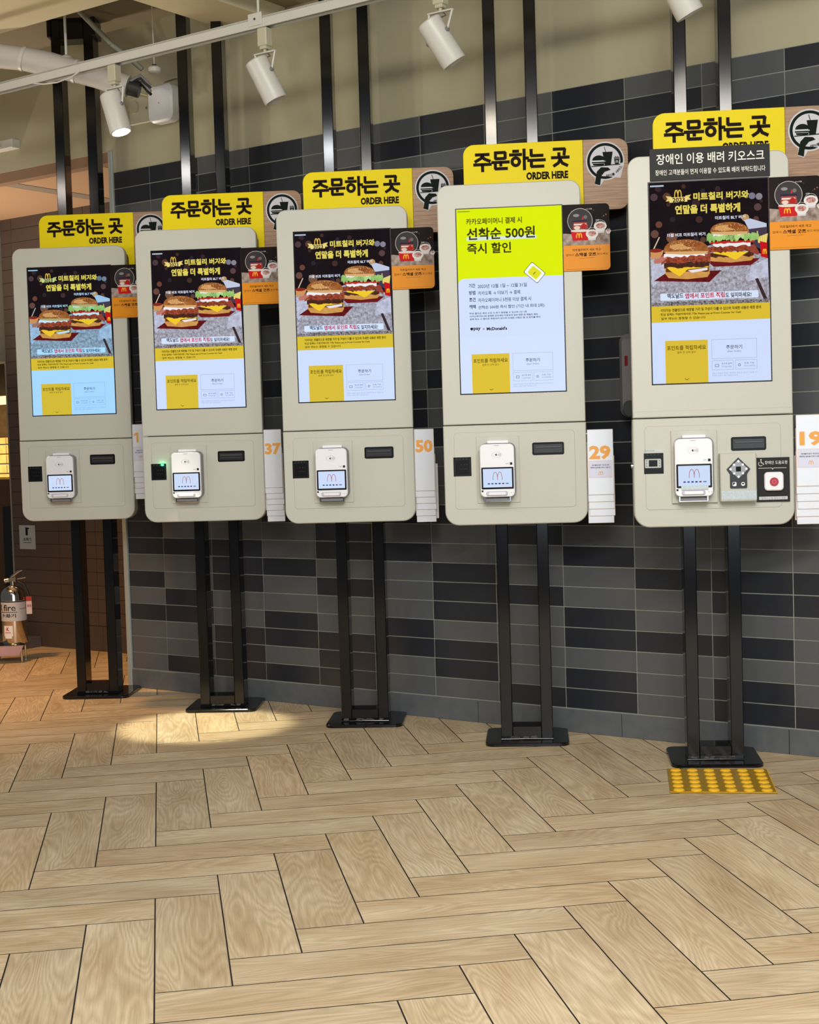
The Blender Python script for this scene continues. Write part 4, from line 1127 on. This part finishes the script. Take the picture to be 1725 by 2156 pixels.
def track_head(x, ax, label, lit=False):
    """x: world x on the rail; ax: axis direction from rear cap to front"""
    s_ = s_in(x); p = RP0 + rd * s_
    t = empty('track_spotlight', p, 0, label=label, category='spotlight', group='white cylinder spotlights on the rail')
    t.rotation_euler = (0, 0, -WA)
    m = MB(); m.box(-0.020, -0.017, -0.062, 0.020, 0.017, -0.0005, CREAM, 0.003); m.box(-0.014, -0.013, -0.072, 0.014, 0.013, -0.060, CREAM, 0.002); m.build('adapter', t)
    c = Vector((0, 0, -0.175)); d = Vector(ax).normalized()
    rear = c - d * 0.075; front = c + d * 0.075
    side = Vector((0, 0, 1)).cross(d); side = side.normalized() if side.length > 0.05 else Vector((1, 0, 0))
    side = Vector((1, 0, 0)) - d * d.x; side.normalize()
    m = MB()
    u, v = side, d.cross(side)
    rings = []
    for r, h in ((0.036, -0.075), (0.040, -0.071), (0.0405, 0.071), (0.039, 0.075), (0.034, 0.075), (0.032, 0.058)):
        rings.append([c + d * h + (u * cos(2 * pi * k / 32) + v * sin(2 * pi * k / 32)) * r for k in range(32)])
    m.loops(rings, LAMPW, True, False)
    b = m.build('lamp_body', t)
    m = MB(); m.cyl(c + d * 0.0575, c + d * 0.0585, 0.0325 if not lit else 0.024, mat('lens', (150, 150, 150), 0.1) if not lit else emi((255, 250, 225), 30.0), 28)
    m.build('lens', b, label='glowing white lens' if lit else 'dark lens')
    m = MB()
    for k in (-1, 1):
        sp = c - d * 0.02 + side * 0.0435 * k; tp = Vector((0.0435 * k * side.x / abs(side.x), 0, -0.082))
        w_ = 0.0065
        m.tube([tp, (tp + sp) / 2, sp], 0.0036, LAMPW, 6)
        m.cyl(sp - side * 0.003 * k, sp + side * 0.004 * k, 0.0075, GREYP, 14)
    m.box(-0.047, -0.006, -0.085, 0.047, 0.006, -0.080, LAMPW, 0.001); m.cyl((0, 0, -0.081), (0, 0, -0.071), 0.006, CREAM, 12)
    m.tube([(0.0, 0.004, -0.075), (0.012, 0.012, -0.092), (-0.004, 0.0, -0.10), tuple(rear)], 0.0022, HOUSING, 6)
    m.build('yoke', t)
    return t, c, d


t1, c1, d1 = track_head(-1.034, (0.30, 0.04, -1), 'lit white cylinder spotlight, leftmost on the rail', True)
track_head(-0.442, (0.36, 0.30, -1), 'unlit white cylinder spotlight, second from the left on the rail')
track_head(0.142, (0.46, 0.42, -1), 'unlit white cylinder spotlight showing its rear cap, between the third and fourth kiosk')
track_head(0.790, (0.40, 0.36, -1), 'unlit white cylinder spotlight cut by the top edge, rightmost on the rail')
p1 = RP0 + (WD * (c1.x + d1.x * 0.078) + WN * (c1.y + d1.y * 0.078)) + Vector((0, 0, c1.z + d1.z * 0.078))
lamp_spot('track_spotlight_beam', p1, (-0.80, 5.44, 0), 260, (1.0, 0.96, 0.70), 19, 0.5, 0.02)

# ------------------------------------------------------------------ things up on the left
m = MB()
pts = [(-1.95, 5.98, 2.70), (-1.695, 5.93, 2.661), (-1.583, 5.91, 2.636), (-1.488, 5.9, 2.62), (-1.394, 5.9, 2.597), (-1.34, 5.9, 2.582), (-1.282, 5.9, 2.565), (-1.20, 5.9, 2.54), (-1.13, 5.9, 2.516), (-1.075, 5.9, 2.498)]
DUCT = mat('duct_wrap', (196, 192, 186), 0.6, noise=0.10, nscale=14, bump=0.6, bscale=22)
m.tube(pts, [0.05, 0.051, 0.049, 0.047, 0.049, 0.046, 0.045, 0.044, 0.046, 0.044], DUCT, 22)
dt = m.build('insulated_duct', label='white wrapped insulated duct crossing in front of the first kiosk posts', category='duct')
m = MB()
for p_, r_ in ((pts[3], 0.0505), (pts[6], 0.048)):
    q = Vector(p_); m.cyl(q + Vector((-0.006, 0, 0.002)), q + Vector((0.006, 0, -0.002)), r_, LAMPW, 24)
m.build('duct_clamp', dt)
m = MB(); m.cyl((-1.318, 5.9, 2.60), (-1.318, 5.9, 2.853), 0.0055, LAMPW, 10); m.lathe([(0.026, 0), (0.022, 0.008), (0.010, 0.014)], DUCT, (-1.318, 5.9, 2.615), 16); m.build('hanger_rod', dt)
m = MB(); m.cyl((-1.072, 5.9, 2.497), (-1.03, 5.902, 2.484), 0.033, HOUSING, 16)
for q in range(4): m.tube([(-1.07, 5.88 + 0.012 * q, 2.51), (-1.02, 5.87 + 0.015 * q, 2.535 - 0.01 * q), (-0.985, 5.9, 2.50 - 0.012 * q)], 0.006, HOUSING if q % 2 else GREYP, 8)
m.build('cable_bundle', dt, label='dark cables coming out of the duct end')

t = empty('wireless_access_point', W3(0.0, 0.0, 0), -WA, label='white rounded access point on a plate on the plaster wall', category='access point')
m = MB(); m.box(-0.085, -0.020, 2.430, 0.060, 0.001, 2.545, CREAM, 0.003); m.cyl((-0.05, -0.032, 2.50), (-0.05, -0.019, 2.50), 0.026, CREAM, 20); m.disc(0.018, 2.49, 0.006, -0.0205, GREYP); m.build('mounting_plate', t)
m = MB(); m.rpanel(0.072, 2.405, 0.212, 2.560, -0.070, -0.022, 0.034, WHITEP, 0.008); m.rpanel(0.080, 2.415, 0.204, 2.550, -0.022, 0.0005, 0.03, CREAM, 0.001); m.disc(0.14, 2.483, 0.003, -0.0705, GREYP, n=10); m.build('access_point', t)
m = MB(); m.tube([(0.10, -0.02, 2.56), (0.13, -0.02, 2.585), (0.19, -0.015, 2.59), (0.24, -0.006, 2.575)], 0.0035, CREAM, 8); m.tube([(0.075, -0.02, 2.52), (0.04, -0.03, 2.535), (0.0, -0.05, 2.55)], 0.003, mat('cable_yellow', (200, 190, 130), 0.5), 8); m.build('cable', t)

t = empty('pendant_detector', (-0.968, 5.9, 0), 0, label='small white disc detector hanging on a short cable', category='detector')
m = MB(); m.lathe([(0.020, 2.548), (0.0265, 2.553), (0.0265, 2.568), (0.019, 2.574)], LAMPW, (0, 0, 0), 26); m.build('disc', t)
m = MB(); m.cyl((0, 0, 2.574), (0, 0, 2.582), 0.009, HOUSING, 12); m.cyl((0, 0, 2.582), (0, 0, 2.853), 0.0022, LAMPW, 8); m.build('cable', t)

t = empty('strip_light', W3(-0.95, 0.0, 0), -WA, label='white strip fixture on the header wall at the left edge', category='light fixture')
m = MB(); m.rpanel(-0.35, 2.437, 0.135, 2.478, -0.045, 0.0, 0.006, LAMPW, 0.003); m.build('housing', t)
m = MB(); m.rpanel(-0.33, 2.446, 0.06, 2.466, -0.047, -0.044, 0.002, CREAM, 0.001); m.build('cover', t)

# conduit rod running up from the wall to the recess
m = MB(); m.tube([(-1.16, 6.02, 2.70), (-1.10, 6.03, 2.655), (-1.04, 6.04, 2.60)], 0.011, mat('conduit_grey', (140, 140, 124), 0.5), 10)
m.tube([(-1.30, 6.0, 2.853), (-1.16, 6.02, 2.70)], 0.011, MATS['conduit_grey'], 10)
m.build('conduit', label='short grey conduit behind the rail beside the first kiosk posts', category='conduit')

# ------------------------------------------------------------------ soap dispenser on the wall, half hidden
t = empty('soap_dispenser', W3(2.23, 0, 0), -WA, label='grey wall dispenser with a red window, half hidden by the accessible kiosk', category='dispenser')
GD = mat('dispenser_grey', (120, 116, 116), 0.35)
m = MB(); m.rpanel(0.004, 1.108, 0.135, 1.385, -0.085, -0.0005, 0.028, GD, 0.018); m.build('body', t)
m = MB(); m.rpanel(0.020, 1.106, 0.119, 1.165, -0.088, -0.03, 0.024, mat('dispenser_dark', (64, 70, 68), 0.35), 0.006); m.build('lever', t, label='darker push lever')
m = MB(); m.rpanel(0.032, 1.278, 0.044, 1.312, -0.0862, -0.084, 0.003, mat('window_red', (120, 30, 36), 0.2), 0.0006); m.build('level_window', t, label='small red level window')

# ------------------------------------------------------------------ passage: ledge, extinguisher, plate, warm cabinet
m = MB(); m.box(-3.0, BY - 0.235, 0, -1.66, BY - 0.0075, 0.056, mat('ledge_stone', (96, 90, 88), 0.5, noise=0.15, nscale=20), 0.003)
at_wall(m.build('stone_ledge', label='low grey stone ledge along the foot of the passage wall', category='ledge'))

ex = (-2.016, 7.31)
t = empty('extinguisher_stand', (ex[0], ex[1], 0), 0.1, label='small steel floor stand with a purple printed tray under the extinguisher', category='stand')
m = MB(); m.box(-0.10, -0.075, 0.080, 0.060, 0.075, 0.086, CHROME, 0.002); m.build('tray', t)
m = MB(); m.face([(-0.10, -0.077, 0.082), (0.056, -0.077, 0.082), (0.040, -0.105, 0.040), (-0.11, -0.105, 0.040)], mat('tray_purple', (112, 84, 124), 0.4, noise=0.2, nscale=30)); m.build('printed_flap', t, label='purple printed flap')
for xx in (-0.085, 0.045):
    for yy in (-0.06, 0.06):
        m = MB(); m.cyl((xx, yy, 0), (xx, yy, 0.081), 0.005, CHROME, 10); m.build('leg', t)

t = empty('fire_extinguisher', (ex[0] + 0.006, ex[1], 0.0862), 0, label='polished steel fire extinguisher on its stand in the passage', category='fire extinguisher')
STEEL = mat('polished_steel', (205, 198, 186), 0.12, metal=1.0)
m = MB(); m.lathe([(0.055, 0), (0.060, 0.006), (0.0625, 0.012), (0.0625, 0.245), (0.058, 0.265), (0.044, 0.283), (0.022, 0.293), (0.016, 0.296)], STEEL, (0, 0, 0), 36); bd = m.build('cylinder', t)


def wrap(m, a0, a1, z0, z1, r, mt, n=16):
    for k in range(n):
        p, q = a0 + (a1 - a0) * k / n, a0 + (a1 - a0) * (k + 1) / n
        m.face([(r * cos(p), r * sin(p), z0), (r * cos(q), r * sin(q), z0), (r * cos(q), r * sin(q), z1), (r * cos(p), r * sin(p), z1)], mt)


def wrap_text(m, body, a0, a1, z0, z1, r, mt, bold):
    vs, fs, bb = glyphs(body, bold); k = m.mi(mt)
    V = []
    for X, Z in vs:
        a_ = a0 + (a1 - a0) * (X - bb[0]) / (bb[2] - bb[0]); V.append(m.bm.verts.new((r * cos(a_), r * sin(a_), z0 + (z1 - z0) * (Z - bb[1]) / (bb[3] - bb[1]))))
    for f in fs:
        try: q = m.bm.faces.new([V[i] for i in f]); q.material_index = k
        except ValueError: pass


m = MB(); LB = mat('label_silver', (190, 190, 192), 0.35)
wrap(m, -pi * 0.893, 0.25, 0.120, 0.222, 0.0630, LB, 24); wrap(m, -pi * 0.893, 0.25, 0.215, 0.221, 0.0633, HOUSING, 24)
wrap_text(m, 'K', -pi * 0.843, -pi * 0.753, 0.172, 0.202, 0.0634, HOUSING, 0.03)
wrap_text(m, 'fire', -pi * 0.703, -pi * 0.373, 0.172, 0.204, 0.0634, HOUSING, 0.02)
wrap(m, -pi * 0.813, -pi * 0.333, 0.164, 0.167, 0.0634, HOUSING, 12)
wrap_text(m, '소화기', -pi * 0.773, -pi * 0.373, 0.138, 0.158, 0.0634, HOUSING, 0.03)
wrap(m, -pi * 0.273, -pi * 0.033, 0.180, 0.182, 0.0634, HOUSING, 8)
m.build('wrap_label', bd, smooth=False, fix=False, label='silver label with black lettering')
m = MB(); wrap(m, -pi * 0.713, -pi * 0.463, 0.045, 0.098, 0.0632, WHITEP, 8); wrap(m, -pi * 0.683, -pi * 0.493, 0.034, 0.0455, 0.0632, WHITEP, 6)
wrap_text(m, 'K', -pi * 0.633, -pi * 0.553, 0.072, 0.090, 0.0636, mat('label_red', (170, 30, 34), 0.4), 0.04); wrap(m, -pi * 0.673, -pi * 0.513, 0.062, 0.065, 0.0636, MATS['label_red'], 5)
m.build('shield_label', bd, smooth=False, fix=False, label='white shield shaped label with a red K')
m = MB(); m.cyl((0, 0, 0.296), (0, 0, 0.318), 0.013, STEEL, 16); m.box(-0.020, -0.012, 0.312, 0.022, 0.012, 0.334, STEEL, 0.004); m.cyl((-0.020, 0, 0.322), (-0.040, -0.004, 0.318), 0.013, STEEL, 16); m.build('valve', t)
m = MB(); m.tube([(-0.01, 0, 0.335), (0.01, 0, 0.350), (0.03, 0, 0.364), (0.050, 0, 0.372)], [0.006, 0.007, 0.0065, 0.004], STEEL, 8); m.tube([(0.016, 0, 0.326), (0.04, 0, 0.330), (0.066, 0, 0.334)], 0.004, STEEL, 8); m.build('handle', t)
m = MB(); m.tube([(0.02, 0, 0.318), (0.055, 0.0, 0.300), (0.076, 0.0, 0.25), (0.080, 0.0, 0.16)], 0.006, HOUSING, 10); m.build('hose', t)
m = MB(); m.box(0.066, -0.012, 0.150, 0.094, -0.009, 0.238, mat('tag_red_white', (206, 196, 200), 0.4)); m.box(0.066, -0.0125, 0.215, 0.094, -0.0121, 0.238, mat('tag_red', (176, 54, 50), 0.4)); m.text('점검', 0.070, 0.185, 0.090, 0.198, -0.0126, MATS['label_red'], 0.02); m.build('inspection_tag', t, label='red and white inspection tag')

t = empty('extinguisher_plate', W3(-1.814, -BY, 0), -WA, label='pale plate with an extinguisher symbol on the brown passage wall', category='sign')
m = MB(); m.rpanel(0.004, 0.525, 0.130, 0.655, -0.004, -0.0002, 0.001, mat('plate_grey', (176, 186, 186), 0.4), 0.0006)
m.rect(0.056, 0.600, 0.074, 0.638, -0.0044, BLACK); m.flat([(0.058, 0.638), (0.052, 0.644), (0.086, 0.641), (0.086, 0.634), (0.072, 0.634)], -0.0045, BLACK); m.rect(0.078, 0.607, 0.082, 0.634, -0.0044, MATS['plate_grey'])
m.text('소화기', 0.034, 0.570, 0.100, 0.588, -0.0044, BLACK, 0.02); m.rect(0.034, 0.560, 0.100, 0.5625, -0.0044, BLACK); m.build('plate', t, fix=False)

# black jamb and the glowing food cabinet seen through the doorway
m = MB(); m.box(-1.958, BY + 0.01, 0, -1.872, BY + 0.09, 0.755, mat('jamb_black', (12, 10, 9), 0.3)); m.box(-1.8715, BY - 0.004, 0, -1.8655, BY + 0.02, 1.545, mat('jamb_edge', (150, 150, 138), 0.4))
at_wall(m.build('trim_3', kind='structure'))
t = empty('food_warming_cabinet', W3(-3.30, -BY - 0.16, 0), -WA, label='warm glowing food cabinet with wire shelves seen through the doorway at the left edge', category='cabinet')
WB = mat('cabinet_brown', (84, 56, 28), 0.35, noise=0.2, nscale=8)
GLOW = emi((255, 196, 104), 1.8, noise=0.3, nscale=20, col2=(236, 150, 60))
m = MB(); m.box(0, 0.30, 0, 1.9, 0.34, 2.28, mat('cabinet_dark', (40, 27, 16), 0.6)); m.box(0, 0.0, 0.755, 1.9, 0.30, 0.90, WB); m.box(0, 0.0, 0, 1.9, 0.30, 0.754, WB); m.build('body', t)
m = MB(); m.box(0.0, 0.10, 1.335, 1.9, 0.29, 1.375, emi((255, 214, 150), 2.0)); m.build('top_lamp', t, label='glowing lamp tube')
m = MB(); m.box(0.0, 0.285, 0.905, 1.9, 0.297, 1.14, GLOW); m.build('lit_back', t, label='glowing amber back panel')
for z in (0.93, 0.985, 1.04, 1.095):
    m = MB(); m.box(0, 0.02, z, 1.9, 0.28, z + 0.006, STEEL)
    for q in range(15): m.cyl((0.02 + 0.13 * q, 0.02, z), (0.02 + 0.13 * q, 0.02, z + 0.05), 0.002, STEEL, 6)
    m.build('wire_shelf', t)
m = MB(); m.box(0, 0.285, 1.145, 1.9, 0.297, 1.33, emi((128, 92, 50), 1.0, noise=0.3, nscale=14, col2=(84, 58, 30))); m.build('amber_pane', t, label='dim amber upper back panel')
m = MB(); m.rpanel(1.345, 1.035, 1.405, 1.075, 0.004, 0.010, 0.004, mat('carton_red', (206, 30, 20), 0.4), 0.001); m.rpanel(1.345, 1.078, 1.400, 1.12, 0.004, 0.010, 0.012, mat('carton_yellow', (240, 206, 40), 0.4), 0.001); m.build('red_and_yellow_sticker', t, label='red and yellow sticker on the cabinet front')
t = empty('pendant_bulb', W3(-1.93, -BY - 0.12, 0), -WA, label='small round glowing bulb above the food cabinet', category='lamp')
m = MB(); m.lathe([(0.004, 1.438), (0.012, 1.442), (0.0155, 1.452), (0.012, 1.463), (0.006, 1.470)], emi((255, 206, 170), 1.2), (0, 0, 0), 16); m.build('bulb', t)
m = MB(); m.cyl((0, 0, 1.470), (0, 0, 1.60), 0.004, HOUSING, 8); m.build('cord', t)
